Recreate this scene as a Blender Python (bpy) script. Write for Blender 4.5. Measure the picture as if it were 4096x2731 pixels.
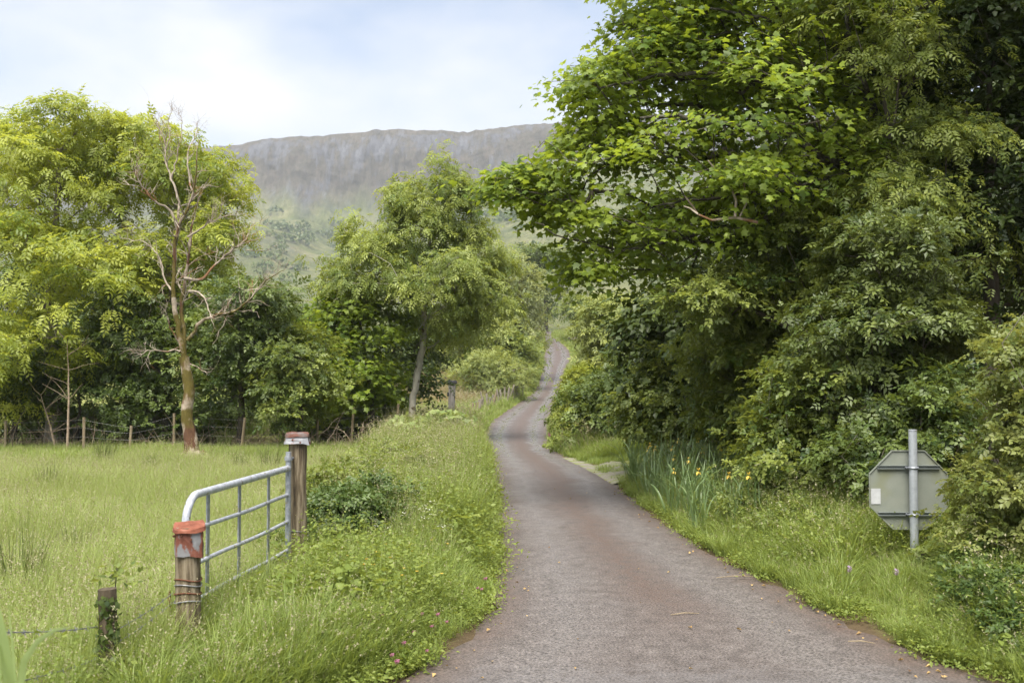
import bpy, bmesh, math, random
import numpy as np
from mathutils import Vector, Matrix, noise as mnoise

for o in list(bpy.data.objects):
    bpy.data.objects.remove(o)
scene = bpy.context.scene
COL = scene.collection
rng = np.random.default_rng(11)
random.seed(5)

# ------------------------------------------------------------------ camera
EYE = 2.2
FPX = 1024 * 35 / 36.0
PITCH = math.atan((380 - 341) / FPX)
cam_d = bpy.data.cameras.new('camera')
cam_d.lens = 35
cam_d.sensor_width = 36
cam_d.clip_start = 0.1
cam_d.clip_end = 9000
cam_d.dof.use_dof = True
cam_d.dof.focus_distance = 16
cam_d.dof.aperture_fstop = 3.6
cam = bpy.data.objects.new('camera', cam_d)
COL.objects.link(cam)
cam.location = (0, 0, EYE)
cam.rotation_euler = (math.pi / 2 + PITCH, 0, 0)
scene.camera = cam

# ------------------------------------------------------------------ sky and sun
SUN = Vector((-0.10, -0.45, 0.887)).normalized()
world = bpy.data.worlds.new('World')
scene.world = world
world.use_nodes = True
wn, wl = world.node_tree.nodes, world.node_tree.links
wn.clear()
w_out = wn.new('ShaderNodeOutputWorld')
w_bg = wn.new('ShaderNodeBackground')
w_bg.inputs['Strength'].default_value = 0.084
w_sky = wn.new('ShaderNodeTexSky')
w_sky.sky_type = 'NISHITA'
w_sky.sun_disc = False
w_sky.sun_elevation = math.asin(SUN.z)
w_sky.sun_rotation = math.atan2(SUN.x, SUN.y)
w_sky.air_density = 1.0
w_sky.dust_density = 2.0
w_tc = wn.new('ShaderNodeTexCoord')
w_map = wn.new('ShaderNodeMapping')
w_map.inputs['Location'].default_value = (0.15, 0.9, 0.75)
w_map.inputs['Scale'].default_value = (1.5, 1.5, 3.2)
w_n = wn.new('ShaderNodeTexNoise')
w_n.inputs['Scale'].default_value = 1.7
w_n.inputs['Detail'].default_value = 6
w_n.inputs['Roughness'].default_value = 0.52
w_rp = wn.new('ShaderNodeValToRGB')
w_rp.color_ramp.elements[0].position = 0.36
w_rp.color_ramp.elements[0].color = (0.22, 0.22, 0.22, 1)
w_rp.color_ramp.elements[1].position = 0.62
w_mix = wn.new('ShaderNodeMixRGB')
w_mix.inputs['Color2'].default_value = (4.75, 4.8, 4.9, 1)
wl.new(w_tc.outputs['Generated'], w_map.inputs['Vector'])
wl.new(w_map.outputs['Vector'], w_n.inputs['Vector'])
wl.new(w_n.outputs['Fac'], w_rp.inputs['Fac'])
wl.new(w_rp.outputs['Color'], w_mix.inputs['Fac'])
wl.new(w_sky.outputs['Color'], w_mix.inputs['Color1'])
wl.new(w_mix.outputs['Color'], w_bg.inputs['Color'])
wl.new(w_bg.outputs['Background'], w_out.inputs['Surface'])

sun_d = bpy.data.lights.new('sun', 'SUN')
sun_d.energy = 3.9
sun_d.angle = math.radians(44)
sun_d.color = (1.0, 0.95, 0.86)
sun = bpy.data.objects.new('sun', sun_d)
COL.objects.link(sun)
sun.location = (-20, 10, 40)
sun.rotation_euler = SUN.to_track_quat('Z', 'Y').to_euler()

scene.view_settings.view_transform = 'Standard'
scene.view_settings.look = 'None'
scene.view_settings.exposure = 1.42
scene.view_settings.gamma = 1.0
scene.view_settings.use_curve_mapping = False
scene.render.engine = 'CYCLES'
scene.cycles.max_bounces = 7
scene.cycles.diffuse_bounces = 2
scene.cycles.glossy_bounces = 2
scene.cycles.transmission_bounces = 4
scene.cycles.transparent_max_bounces = 6
scene.cycles.volume_bounces = 0
scene.cycles.use_denoising = True
scene.cycles.use_adaptive_sampling = True
scene.cycles.adaptive_threshold = 0.02
scene.cycles.sample_clamp_indirect = 6

# ------------------------------------------------------------------ numbers: pixel of the photo (1024 wide) and depth -> a place
def W(px, py, Y):
    u = (px - 512) / FPX
    v = (341 - py) / FPX
    yd = math.cos(PITCH) - math.sin(PITCH) * v
    zd = math.sin(PITCH) + math.cos(PITCH) * v
    return np.array([u * Y / yd, Y, EYE + zd * Y / yd])

_pY = np.array([-50, 50, 60, 70, 80, 90, 115, 150, 165, 180, 260, 4000.])
_pZ = np.array([0, 0, .12, .5, 1.1, 1.9, 4.2, 9.0, 10.3, 10.8, 11.2, 11.2])
def zr(y):
    return np.interp(y, _pY, _pZ)

def solve_ground(px, py):
    ys = np.concatenate([np.arange(5, 60, .05), np.arange(60, 165, .1)])
    a = W(px, py, 1.0)
    slope = a[2] - EYE
    ray = EYE + slope * ys
    k = np.argmax(ray <= zr(ys) + 1e-6) if np.any(ray <= zr(ys)) else len(ys) - 1
    return a[0] * ys[k], ys[k]

EDGE_L = [(395, 682), (440, 658), (468, 640), (487, 615), (495, 590), (498, 565), (499, 540), (498, 520), (496, 500), (494, 480), (491, 462), (486, 448), (484, 440), (485, 430), (492, 420), (505, 411), (518, 403), (530, 395), (537, 386), (541, 376), (543, 365), (545, 352), (546, 343), (545, 336)]
EDGE_R = [(985, 682), (890, 640), (800, 600), (745, 570), (690, 540), (662, 520), (640, 505), (622, 488), (605, 473), (585, 463), (570, 457), (556, 450), (550, 442), (549, 432), (550, 420), (553, 408), (557, 397), (561, 387), (563, 376), (566, 367), (571, 358), (569, 350), (562, 343), (551, 336)]
_L = np.array([solve_ground(*p) for p in EDGE_L])
_R = np.array([solve_ground(*p) for p in EDGE_R])
_L = np.vstack([[(-60, -30), (-60, 2.6), (-9, 3.4), (-3.4, 5.0), (-1.6, 6.2)], _L, [(_L[-1][0] + 1, 185), (_L[-1][0] + 8, 240)]])
_R = np.vstack([[(60, -30), (60, 2.6), (14, 3.4), (6.4, 4.6), (4.5, 6.0)], _R, [(_R[-1][0] + 2, 185), (_R[-1][0] + 9, 240)]])
def roadL(y):
    return np.interp(y, _L[:, 1], _L[:, 0])
def roadR(y):
    return np.interp(y, _R[:, 1], _R[:, 0])

def sstep(a, b, x):
    t = np.clip((x - a) / (b - a), 0, 1)
    return t * t * (3 - 2 * t)

def h(x, y):
    x = np.asarray(x, float)
    y = np.asarray(y, float)
    dR = x - roadR(y)
    dL = roadL(y) - x
    z = zr(y)
    near = 1 - sstep(60, 110, y)
    z = z + near * (0.30 * sstep(0.2, 2.4, dR) + 0.75 * sstep(2.2, 6, dR))
    z = z + near * 0.12 * sstep(0.1, 0.7, dL) * (1 - sstep(1.6, 3.2, dL))
    z = z + 0.05 * np.sin(x * 1.3 + y * .4) * np.sin(y * .9 - x * .3) * sstep(0.3, 1.5, np.maximum(dR, dL))
    z = z - 0.06 * ((dR < 0.0) & (dL < 0.0))
    return z

# ------------------------------------------------------------------ materials
def nodes(m):
    m.use_nodes = True
    n = m.node_tree.nodes
    n.clear()
    return n, m.node_tree.links

def ramp(n, stops):
    r = n.new('ShaderNodeValToRGB')
    e = r.color_ramp.elements
    while len(e) < len(stops):
        e.new(0.5)
    for k, (p, c) in enumerate(stops):
        e[k].position = p
        e[k].color = (*c, 1)
    return r

def leaf_material(name, dark, light, trans=0.38, rough=0.45, spec=0.35, tcol=None, obj_var=False):
    m = bpy.data.materials.new(name)
    n, l = nodes(m)
    out = n.new('ShaderNodeOutputMaterial')
    at = n.new('ShaderNodeAttribute')
    at.attribute_name = 'rnd'
    fac = at.outputs['Fac']
    if obj_var:
        oi = n.new('ShaderNodeObjectInfo')
        ma = n.new('ShaderNodeMath')
        ma.operation = 'MULTIPLY_ADD'
        ma.inputs[1].default_value = 0.6
        mb = n.new('ShaderNodeMath')
        mb.operation = 'MULTIPLY'
        mb.inputs[1].default_value = 0.4
        l.new(oi.outputs['Random'], mb.inputs[0])
        l.new(at.outputs['Fac'], ma.inputs[0])
        l.new(mb.outputs[0], ma.inputs[2])
        fac = ma.outputs[0]
    r = ramp(n, [(0.0, dark), (1.0, light)])
    l.new(fac, r.inputs['Fac'])
    p = n.new('ShaderNodeBsdfPrincipled')
    p.inputs['Roughness'].default_value = rough
    p.inputs['Specular IOR Level'].default_value = spec
    l.new(r.outputs['Color'], p.inputs['Base Color'])
    t = n.new('ShaderNodeBsdfTranslucent')
    if tcol is None:
        tcol = (light[0] * 1.9, light[1] * 1.75, light[2] * .9)
    tm = n.new('ShaderNodeMixRGB')
    tm.inputs['Fac'].default_value = .65
    tm.inputs['Color2'].default_value = (*tcol, 1)
    l.new(r.outputs['Color'], tm.inputs['Color1'])
    l.new(tm.outputs['Color'], t.inputs['Color'])
    mx = n.new('ShaderNodeMixShader')
    mx.inputs['Fac'].default_value = trans
    l.new(p.outputs[0], mx.inputs[1])
    l.new(t.outputs[0], mx.inputs[2])
    l.new(mx.outputs[0], out.inputs['Surface'])
    return m

def noise_material(name, stops, scale=5, detail=6, rough=.85, bump=.3, stretch=(1, 1, 1), coord='Object', spec=.3, metal=0.0, stops2=None, scale2=1.0, bump_scale=None, rot=(0, 0, 0)):
    m = bpy.data.materials.new(name)
    n, l = nodes(m)
    out = n.new('ShaderNodeOutputMaterial')
    p = n.new('ShaderNodeBsdfPrincipled')
    p.inputs['Roughness'].default_value = rough
    p.inputs['Specular IOR Level'].default_value = spec
    p.inputs['Metallic'].default_value = metal
    tc = n.new('ShaderNodeTexCoord')
    mp = n.new('ShaderNodeMapping')
    mp.inputs['Scale'].default_value = stretch
    mp.inputs['Rotation'].default_value = rot
    l.new(tc.outputs[coord], mp.inputs['Vector'])
    nz = n.new('ShaderNodeTexNoise')
    nz.inputs['Scale'].default_value = scale
    nz.inputs['Detail'].default_value = detail
    nz.inputs['Roughness'].default_value = .62
    l.new(mp.outputs[0], nz.inputs['Vector'])
    r = ramp(n, stops)
    l.new(nz.outputs['Fac'], r.inputs['Fac'])
    c = r.outputs['Color']
    if stops2:
        n2 = n.new('ShaderNodeTexNoise')
        n2.inputs['Scale'].default_value = scale2
        n2.inputs['Detail'].default_value = 5
        l.new(tc.outputs[coord], n2.inputs['Vector'])
        f2 = ramp(n, [(stops2[0], (0, 0, 0)), (stops2[1], (1, 1, 1))])
        l.new(n2.outputs['Fac'], f2.inputs['Fac'])
        mx = n.new('ShaderNodeMixRGB')
        mx.inputs['Color2'].default_value = (*stops2[2], 1)
        l.new(f2.outputs['Color'], mx.inputs['Fac'])
        l.new(c, mx.inputs['Color1'])
        c = mx.outputs['Color']
    l.new(c, p.inputs['Base Color'])
    if bump:
        b = n.new('ShaderNodeBump')
        b.inputs['Strength'].default_value = bump
        b.inputs['Distance'].default_value = bump_scale or 0.03
        l.new(nz.outputs['Fac'], b.inputs['Height'])
        l.new(b.outputs[0], p.inputs['Normal'])
    l.new(p.outputs[0], out.inputs['Surface'])
    return m

M = {}
M['maple'] = leaf_material('maple_leaf', (.058, .105, .013), (.245, .315, .040), .43)
M['maple_pale'] = leaf_material('sapling_leaf', (.14, .20, .06), (.26, .31, .11), .35)
M['ash'] = leaf_material('ash_leaf', (.075, .120, .026), (.28, .325, .080), .42)
M['ash_yellow'] = leaf_material('yellow_ash_leaf', (.092, .146, .021), (.345, .382, .068), .45)
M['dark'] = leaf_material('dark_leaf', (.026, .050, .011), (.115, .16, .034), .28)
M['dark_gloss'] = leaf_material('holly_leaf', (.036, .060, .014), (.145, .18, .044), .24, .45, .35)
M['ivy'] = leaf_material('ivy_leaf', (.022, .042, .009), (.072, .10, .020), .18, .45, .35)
M['haw'] = leaf_material('hawthorn_leaf', (.045, .080, .016), (.22, .26, .060), .36)
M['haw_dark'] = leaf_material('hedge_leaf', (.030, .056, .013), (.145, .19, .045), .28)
M['haw_light'] = leaf_material('hawthorn_young_leaf', (.095, .135, .030), (.22, .24, .075), .36)
M['birch'] = leaf_material('birch_leaf', (.13, .165, .070), (.32, .35, .165), .36)
M['willow'] = leaf_material('willow_leaf', (.10, .14, .040), (.29, .325, .10), .36)
M['gorse'] = leaf_material('yellow_shrub_leaf', (.15, .19, .028), (.25, .28, .045), .36)
M['bramble'] = leaf_material('bramble_leaf', (.040, .075, .018), (.095, .14, .035), .28)
M['grass'] = leaf_material('grass_blade', (.105, .160, .034), (.265, .325, .092), .36, .5, .3, obj_var=True)
M['meadow'] = leaf_material('meadow_grass_blade', (.165, .215, .060), (.345, .40, .150), .34, .55, .25, obj_var=True)
M['straw'] = leaf_material('grass_seed_head', (.20, .185, .11), (.33, .305, .21), .25, .7, .1, obj_var=True)
M['red_straw'] = leaf_material('reddish_grass_blade', (.25, .15, .085), (.36, .26, .15), .25, .7, .1, obj_var=True)
M['rush'] = leaf_material('rush_blade', (.065, .095, .022), (.15, .175, .055), .2, .5, .3)
M['iris'] = leaf_material('iris_leaf', (.085, .145, .050), (.20, .27, .115), .3, .38, .5)
M['weed'] = leaf_material('weed_leaf', (.095, .145, .026), (.225, .27, .062), .36, .5, .3, obj_var=True)
M['fern'] = leaf_material('fern_leaf', (.10, .16, .028), (.19, .25, .055), .36, .5, .3)
M['white_petal'] = leaf_material('white_petal', (.45, .46, .38), (.62, .62, .55), .3, .6, .2)
M['yellow_petal'] = leaf_material('yellow_petal', (.58, .41, .06), (.70, .52, .12), .25, .5, .3)
M['purple_petal'] = leaf_material('pink_petal', (.30, .09, .19), (.44, .18, .31), .3, .6, .2)
M['lilac_petal'] = leaf_material('lilac_petal', (.30, .20, .34), (.42, .31, .46), .3, .6, .2)
M['litter'] = leaf_material('fallen_leaf', (.10, .05, .025), (.52, .37, .15), .1, .6, .2)
M['pale_leaf'] = leaf_material('reed_leaf', (.19, .27, .09), (.30, .38, .16), .4, .4, .4)

M['bark'] = noise_material('grey_bark', [(.3, (.10, .085, .065)), (.7, (.26, .235, .19))], 9, 6, .9, .6, (1, 1, .25))
M['bark_dark'] = noise_material('dark_bark', [(.3, (.045, .038, .028)), (.7, (.13, .112, .085))], 9, 6, .9, .6, (1, 1, .25))
M['bark_ash'] = noise_material('ash_bark', [(.3, (.20, .19, .155)), (.62, (.36, .34, .29))], 7, 6, .9, .4, (1, 1, .4), stops2=(.58, .66, (.10, .075, .05)), scale2=4.5)
M['lichen'] = noise_material('lichened_bark', [(.36, (.028, .024, .018)), (.55, (.070, .064, .048)), (.68, (.17, .17, .14))], 11, 7, .95, .7)
M['twig'] = noise_material('dry_twig', [(.3, (.16, .115, .08)), (.7, (.34, .27, .20))], 6, 4, .9, .3)
M['soil'] = noise_material('soil', [(.3, (.045, .036, .024)), (.7, (.12, .095, .06))], 3, 6, .95, .5)

def dead_bark():
    m = bpy.data.materials.new('peeling_dead_bark')
    n, l = nodes(m)
    out = n.new('ShaderNodeOutputMaterial')
    p = n.new('ShaderNodeBsdfPrincipled')
    p.inputs['Roughness'].default_value = .9
    p.inputs['Specular IOR Level'].default_value = .2
    tc = n.new('ShaderNodeTexCoord')
    mp = n.new('ShaderNodeMapping')
    mp.inputs['Scale'].default_value = (1, 1, .45)
    l.new(tc.outputs['Object'], mp.inputs['Vector'])
    a = n.new('ShaderNodeTexNoise')
    a.inputs['Scale'].default_value = 3.2
    a.inputs['Detail'].default_value = 5
    b = n.new('ShaderNodeTexNoise')
    b.inputs['Scale'].default_value = 1.7
    b.inputs['Detail'].default_value = 6
    c = n.new('ShaderNodeTexNoise')
    c.inputs['Scale'].default_value = 26
    c.inputs['Detail'].default_value = 5
    l.new(mp.outputs[0], a.inputs['Vector'])
    l.new(tc.outputs['Object'], b.inputs['Vector'])
    l.new(mp.outputs[0], c.inputs['Vector'])
    ra = ramp(n, [(.45, (.10, .052, .03)), (.5, (.29, .235, .18)), (.7, (.38, .32, .26))])
    l.new(a.outputs['Fac'], ra.inputs['Fac'])
    rb = ramp(n, [(.47, (0, 0, 0)), (.54, (1, 1, 1))])
    l.new(b.outputs['Fac'], rb.inputs['Fac'])
    mx = n.new('ShaderNodeMixRGB')
    mx.inputs['Color2'].default_value = (.105, .085, .022, 1)
    l.new(rb.outputs['Color'], mx.inputs['Fac'])
    l.new(ra.outputs['Color'], mx.inputs['Color1'])
    m2 = n.new('ShaderNodeMixRGB')
    m2.blend_type = 'MULTIPLY'
    m2.inputs['Fac'].default_value = .55
    rc = ramp(n, [(.3, (.45, .45, .45)), (.7, (1.1, 1.1, 1.1))])
    l.new(c.outputs['Fac'], rc.inputs['Fac'])
    l.new(mx.outputs['Color'], m2.inputs['Color1'])
    l.new(rc.outputs['Color'], m2.inputs['Color2'])
    l.new(m2.outputs['Color'], p.inputs['Base Color'])
    bp = n.new('ShaderNodeBump')
    bp.inputs['Strength'].default_value = 1.0
    bp.inputs['Distance'].default_value = .05
    l.new(a.outputs['Fac'], bp.inputs['Height'])
    l.new(bp.outputs[0], p.inputs['Normal'])
    l.new(p.outputs[0], out.inputs['Surface'])
    return m
M['dead'] = dead_bark()
M['dead_twig'] = noise_material('dead_branch_bark', [(.35, (.13, .10, .075)), (.5, (.28, .235, .19)), (.7, (.46, .39, .32))], 4, 5, .9, .4, stops2=(.56, .62, (.19, .10, .05)), scale2=2.2)
M['galv'] = noise_material('galvanised_steel', [(.35, (.19, .205, .235)), (.65, (.31, .33, .365))], 28, 5, .42, .05, spec=.5, metal=.35, stops2=(.60, .70, (.22, .20, .17)), scale2=17)
M['rail'] = noise_material('worn_galvanised_rail', [(.35, (.30, .32, .36)), (.65, (.45, .47, .52))], 18, 5, .40, .04, spec=.5, metal=.25, stops2=(.60, .66, (.18, .155, .12)), scale2=24)
M['post_wood'] = noise_material('weathered_post', [(.34, (.035, .026, .016)), (.47, (.115, .088, .055)), (.60, (.23, .19, .13)), (.72, (.30, .255, .18))], 7, 9, .9, .7, (3.4, 3.4, .35))
M['post_old'] = noise_material('old_fence_post', [(.32, (.030, .023, .015)), (.68, (.10, .078, .05))], 9, 8, .95, .6, (3, 3, .35))
M['stake'] = noise_material('fence_stake', [(.3, (.13, .10, .06)), (.7, (.28, .225, .15))], 6, 6, .9, .3, (3, 3, .4))
M['stake_grey'] = noise_material('grey_stake', [(.3, (.13, .11, .085)), (.7, (.26, .23, .19))], 6, 6, .9, .3, (3, 3, .4))
M['rust_cap'] = noise_material('rusty_tin', [(.36, (.075, .024, .014)), (.50, (.14, .045, .026)), (.54, (.16, .16, .165)), (.75, (.22, .225, .235))], 3.2, 6, .7, .5, (2.0, 2.0, .9), spec=.4, rot=(0.3, 0.2, 0))
M['rust_top'] = noise_material('rusty_tin_top', [(.3, (.115, .036, .020)), (.55, (.185, .062, .036)), (.72, (.25, .11, .075))], 13, 7, .85, .5)
M['rust_dark'] = noise_material('rust_stained_tin', [(.3, (.14, .135, .14)), (.46, (.11, .075, .065)), (.56, (.10, .038, .025))], 7, 6, .7, .4)
M['grey_cap'] = noise_material('grey_tin', [(.3, (.14, .145, .16)), (.52, (.20, .205, .22)), (.60, (.12, .042, .026))], 6, 6, .6, .4, spec=.45)
M['wire'] = noise_material('fence_wire', [(.3, (.16, .16, .165)), (.7, (.30, .30, .31))], 30, 3, .5, 0, metal=.5)
M['rust'] = noise_material('rust', [(.3, (.07, .028, .016)), (.7, (.15, .055, .03))], 30, 5, .85, .2)
M['sign_back'] = noise_material('sign_back_grey', [(.3, (.165, .182, .155)), (.7, (.205, .218, .185))], 5, 6, .5, .02, spec=.45, stops2=(.50, .66, (.175, .185, .12)), scale2=2.2)
M['sticker'] = noise_material('sticker_white', [(.3, (.34, .35, .36)), (.7, (.42, .43, .44))], 20, 3, .6, 0)
M['red_face'] = noise_material('sign_face_red', [(.3, (.45, .02, .02)), (.7, (.5, .03, .03))], 5, 3, .4, 0)
M['channel'] = noise_material('sign_rail', [(.3, (.13, .15, .145)), (.7, (.19, .21, .20))], 10, 4, .5, .02, spec=.5)
M['pole'] = noise_material('sign_pole', [(.3, (.27, .295, .32)), (.7, (.38, .405, .43))], 16, 5, .45, .04, spec=.5, metal=.3)
M['pillar'] = noise_material('silvered_timber', [(.32, (.10, .09, .08)), (.5, (.26, .24, .22)), (.68, (.36, .34, .32))], 5, 7, .9, .4, (3, 3, .3))
M['black_cap'] = noise_material('black_cap', [(.3, (.02, .02, .022)), (.7, (.05, .05, .055))], 10, 3, .6, .1)
M['stone'] = noise_material('stone', [(.3, (.26, .25, .23)), (.7, (.44, .43, .40))], 6, 6, .9, .4)

# ground
def ground_material():
    m = bpy.data.materials.new('grassy_ground')
    n, l = nodes(m)
    out = n.new('ShaderNodeOutputMaterial')
    p = n.new('ShaderNodeBsdfPrincipled')
    p.inputs['Roughness'].default_value = .95
    p.inputs['Specular IOR Level'].default_value = .1
    tc = n.new('ShaderNodeTexCoord')
    a = n.new('ShaderNodeTexNoise')
    a.inputs['Scale'].default_value = .35
    a.inputs['Detail'].default_value = 6
    b = n.new('ShaderNodeTexNoise')
    b.inputs['Scale'].default_value = 14
    b.inputs['Detail'].default_value = 5
    l.new(tc.outputs['Object'], a.inputs['Vector'])
    l.new(tc.outputs['Object'], b.inputs['Vector'])
    ra = ramp(n, [(.35, (.115, .135, .035)), (.65, (.21, .22, .075))])
    l.new(a.outputs['Fac'], ra.inputs['Fac'])
    rb = ramp(n, [(.3, (.5, .5, .45)), (.7, (1.15, 1.15, 1.1))])
    l.new(b.outputs['Fac'], rb.inputs['Fac'])
    mx = n.new('ShaderNodeMixRGB')
    mx.blend_type = 'MULTIPLY'
    mx.inputs['Fac'].default_value = 1
    l.new(ra.outputs['Color'], mx.inputs['Color1'])
    l.new(rb.outputs['Color'], mx.inputs['Color2'])
    at = n.new('ShaderNodeAttribute')
    at.attribute_name = 'soil'
    m3 = n.new('ShaderNodeMixRGB')
    m3.inputs['Color2'].default_value = (.075, .055, .032, 1)
    l.new(at.outputs['Fac'], m3.inputs['Fac'])
    l.new(mx.outputs['Color'], m3.inputs['Color1'])
    l.new(m3.outputs['Color'], p.inputs['Base Color'])
    bp = n.new('ShaderNodeBump')
    bp.inputs['Strength'].default_value = .6
    bp.inputs['Distance'].default_value = .08
    l.new(b.outputs['Fac'], bp.inputs['Height'])
    l.new(bp.outputs[0], p.inputs['Normal'])
    l.new(p.outputs[0], out.inputs['Surface'])
    return m
M['ground'] = ground_material()

def road_material():
    m = bpy.data.materials.new('worn_lane_asphalt')
    n, l = nodes(m)
    def mk(t, **k):
        x = n.new(t)
        for a, v in k.items():
            x.inputs[a].default_value = v
        return x
    def math_(op, a, b=None, c=None):
        x = n.new('ShaderNodeMath')
        x.operation = op
        for i, v in enumerate((a, b, c)):
            if v is None:
                continue
            if isinstance(v, (int, float)):
                x.inputs[i].default_value = v
            else:
                l.new(v, x.inputs[i])
        return x.outputs[0]
    def mixc(f, c1, c2, mode='MIX'):
        x = n.new('ShaderNodeMixRGB')
        x.blend_type = mode
        for i, v in ((0, f), (1, c1), (2, c2)):
            if isinstance(v, (int, float)):
                x.inputs[i].default_value = v
            elif isinstance(v, tuple):
                x.inputs[i].default_value = (*v, 1)
            else:
                l.new(v, x.inputs[i])
        return x.outputs[0]
    out = n.new('ShaderNodeOutputMaterial')
    p = n.new('ShaderNodeBsdfPrincipled')
    p.inputs['Specular IOR Level'].default_value = .5
    tc = n.new('ShaderNodeTexCoord')
    u = n.new('ShaderNodeAttribute')
    u.attribute_name = 'across'
    v = n.new('ShaderNodeAttribute')
    v.attribute_name = 'along'
    def nz(scale, detail=5, vec=None):
        x = mk('ShaderNodeTexNoise', Scale=scale, Detail=detail)
        x.inputs['Roughness'].default_value = .6
        l.new(vec or tc.outputs['Object'], x.inputs['Vector'])
        return x.outputs['Fac']
    fine = nz(48, 4)
    grit = mk('ShaderNodeTexVoronoi', Scale=70)
    l.new(tc.outputs['Object'], grit.inputs['Vector'])
    mid = nz(6, 6)
    big = nz(.8, 5)
    base = ramp(n, [(.3, (.066, .056, .052)), (.52, (.100, .086, .081)), (.75, (.136, .120, .114))])
    l.new(mid, base.inputs['Fac'])
    spk = ramp(n, [(.34, (.28, .26, .25)), (.5, (1, 1, 1)), (.66, (1.6, 1.55, 1.52))])
    l.new(fine, spk.inputs['Fac'])
    c = mixc(.85, base.outputs['Color'], spk.outputs['Color'], 'MULTIPLY')
    gs = ramp(n, [(.0, (1.5, 1.45, 1.4)), (.35, (1, 1, 1)), (.8, (.5, .48, .46))])
    l.new(grit.outputs['Distance'], gs.inputs['Fac'])
    c = mixc(.6, c, gs.outputs['Color'], 'MULTIPLY')
    # near the junction the surface is a newer, greyer seal
    nr = math_('MULTIPLY', math_('SUBTRACT', math_('ADD', 7.0, math_('MULTIPLY', mid, 1.6)), v.outputs['Fac']), 1.1)
    nr = math_('MINIMUM', math_('MAXIMUM', nr, 0.0), 1.0)
    c = mixc(math_('MULTIPLY', nr, .55), c, (.098, .098, .104))
    # brown grit gathers on the crown between the wheels and along both margins
    uu = math_('ADD', u.outputs['Fac'], math_('MULTIPLY', math_('SUBTRACT', big, .5), .22))
    cen = math_('SUBTRACT', 1.0, math_('MULTIPLY', math_('ABSOLUTE', math_('SUBTRACT', uu, .53)), 6.0))
    cen = math_('MAXIMUM', cen, 0.0)
    far_lo = math_('MINIMUM', math_('MAXIMUM', math_('MULTIPLY', math_('SUBTRACT', v.outputs['Fac'], 8.2), .5), 0.0), 1.0)
    cen = math_('MULTIPLY', cen, far_lo)
    edge = math_('SUBTRACT', math_('MULTIPLY', math_('ABSOLUTE', math_('SUBTRACT', uu, .5)), 2.0), .74)
    edge = math_('MINIMUM', math_('MAXIMUM', math_('MULTIPLY', edge, 4.0), 0.0), 1.0)
    dirt = math_('MAXIMUM', math_('MULTIPLY', cen, .85), math_('MULTIPLY', edge, .9))
    patch = ramp(n, [(.36, (.35, .35, .35)), (.54, (1, 1, 1))])
    l.new(mid, patch.inputs['Fac'])
    dirt = math_('MULTIPLY', dirt, patch.outputs['Color'])
    dc = ramp(n, [(.3, (.044, .029, .023)), (.7, (.108, .073, .059))])
    l.new(fine, dc.inputs['Fac'])
    c = mixc(dirt, c, dc.outputs['Color'])
    # dark damp stains
    st = mk('ShaderNodeTexNoise', Scale=.55, Detail=5)
    mp = n.new('ShaderNodeMapping')
    mp.inputs['Scale'].default_value = (1.0, 1.2, 1)
    mp.inputs['Location'].default_value = (5.3, 1.1, 0)
    l.new(tc.outputs['Object'], mp.inputs['Vector'])
    l.new(mp.outputs[0], st.inputs['Vector'])
    sr = ramp(n, [(.60, (1, 1, 1)), (.70, (.60, .56, .50))])
    l.new(st.outputs['Fac'], sr.inputs['Fac'])
    c = mixc(.28, c, sr.outputs['Color'], 'MULTIPLY')
    BASECOL = c
    # wheel tracks: worn smooth, shinier, damp beyond the bend; far sheen also painted into the colour
    tr = math_('ABSOLUTE', math_('SUBTRACT', math_('ABSOLUTE', math_('SUBTRACT', uu, .5)), .25))
    tr = math_('MAXIMUM', math_('SUBTRACT', 1.0, math_('MULTIPLY', tr, 7.5)), 0.0)
    wet_sheen = math_('MINIMUM', math_('MAXIMUM', math_('MULTIPLY', math_('SUBTRACT', v.outputs['Fac'], 20.0), .08), 0.0), 1.0)
    blot = ramp(n, [(.34, (0, 0, 0)), (.52, (1, 1, 1))])
    l.new(nz(1.6, 4), blot.inputs['Fac'])
    wetb = math_('MULTIPLY', tr, math_('MULTIPLY', wet_sheen, blot.outputs['Color']))
    c = mixc(math_('MULTIPLY', tr, math_('ADD', .48, math_('MULTIPLY', wet_sheen, .30))), BASECOL, mixc(.9, (.140, .130, .128), spk.outputs['Color'], 'MULTIPLY'))
    l.new(c, p.inputs['Base Color'])
    sh = math_('ADD', math_('MULTIPLY', tr, .18), math_('MULTIPLY', wetb, .40))
    l.new(math_('SUBTRACT', .72, sh), p.inputs['Roughness'])
    bp = n.new('ShaderNodeBump')
    bp.inputs['Strength'].default_value = .35
    bp.inputs['Distance'].default_value = .008
    l.new(math_('ADD', fine, grit.outputs['Distance']), bp.inputs['Height'])
    l.new(bp.outputs[0], p.inputs['Normal'])
    l.new(p.outputs[0], out.inputs['Surface'])
    return m
M['road'] = road_material()
M['gravel'] = noise_material('pale_gravel', [(.3, (.12, .11, .09)), (.7, (.26, .24, .205))], 30, 5, .95, .6, stops2=(.45, .6, (.15, .17, .06)), scale2=2.2)

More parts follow.
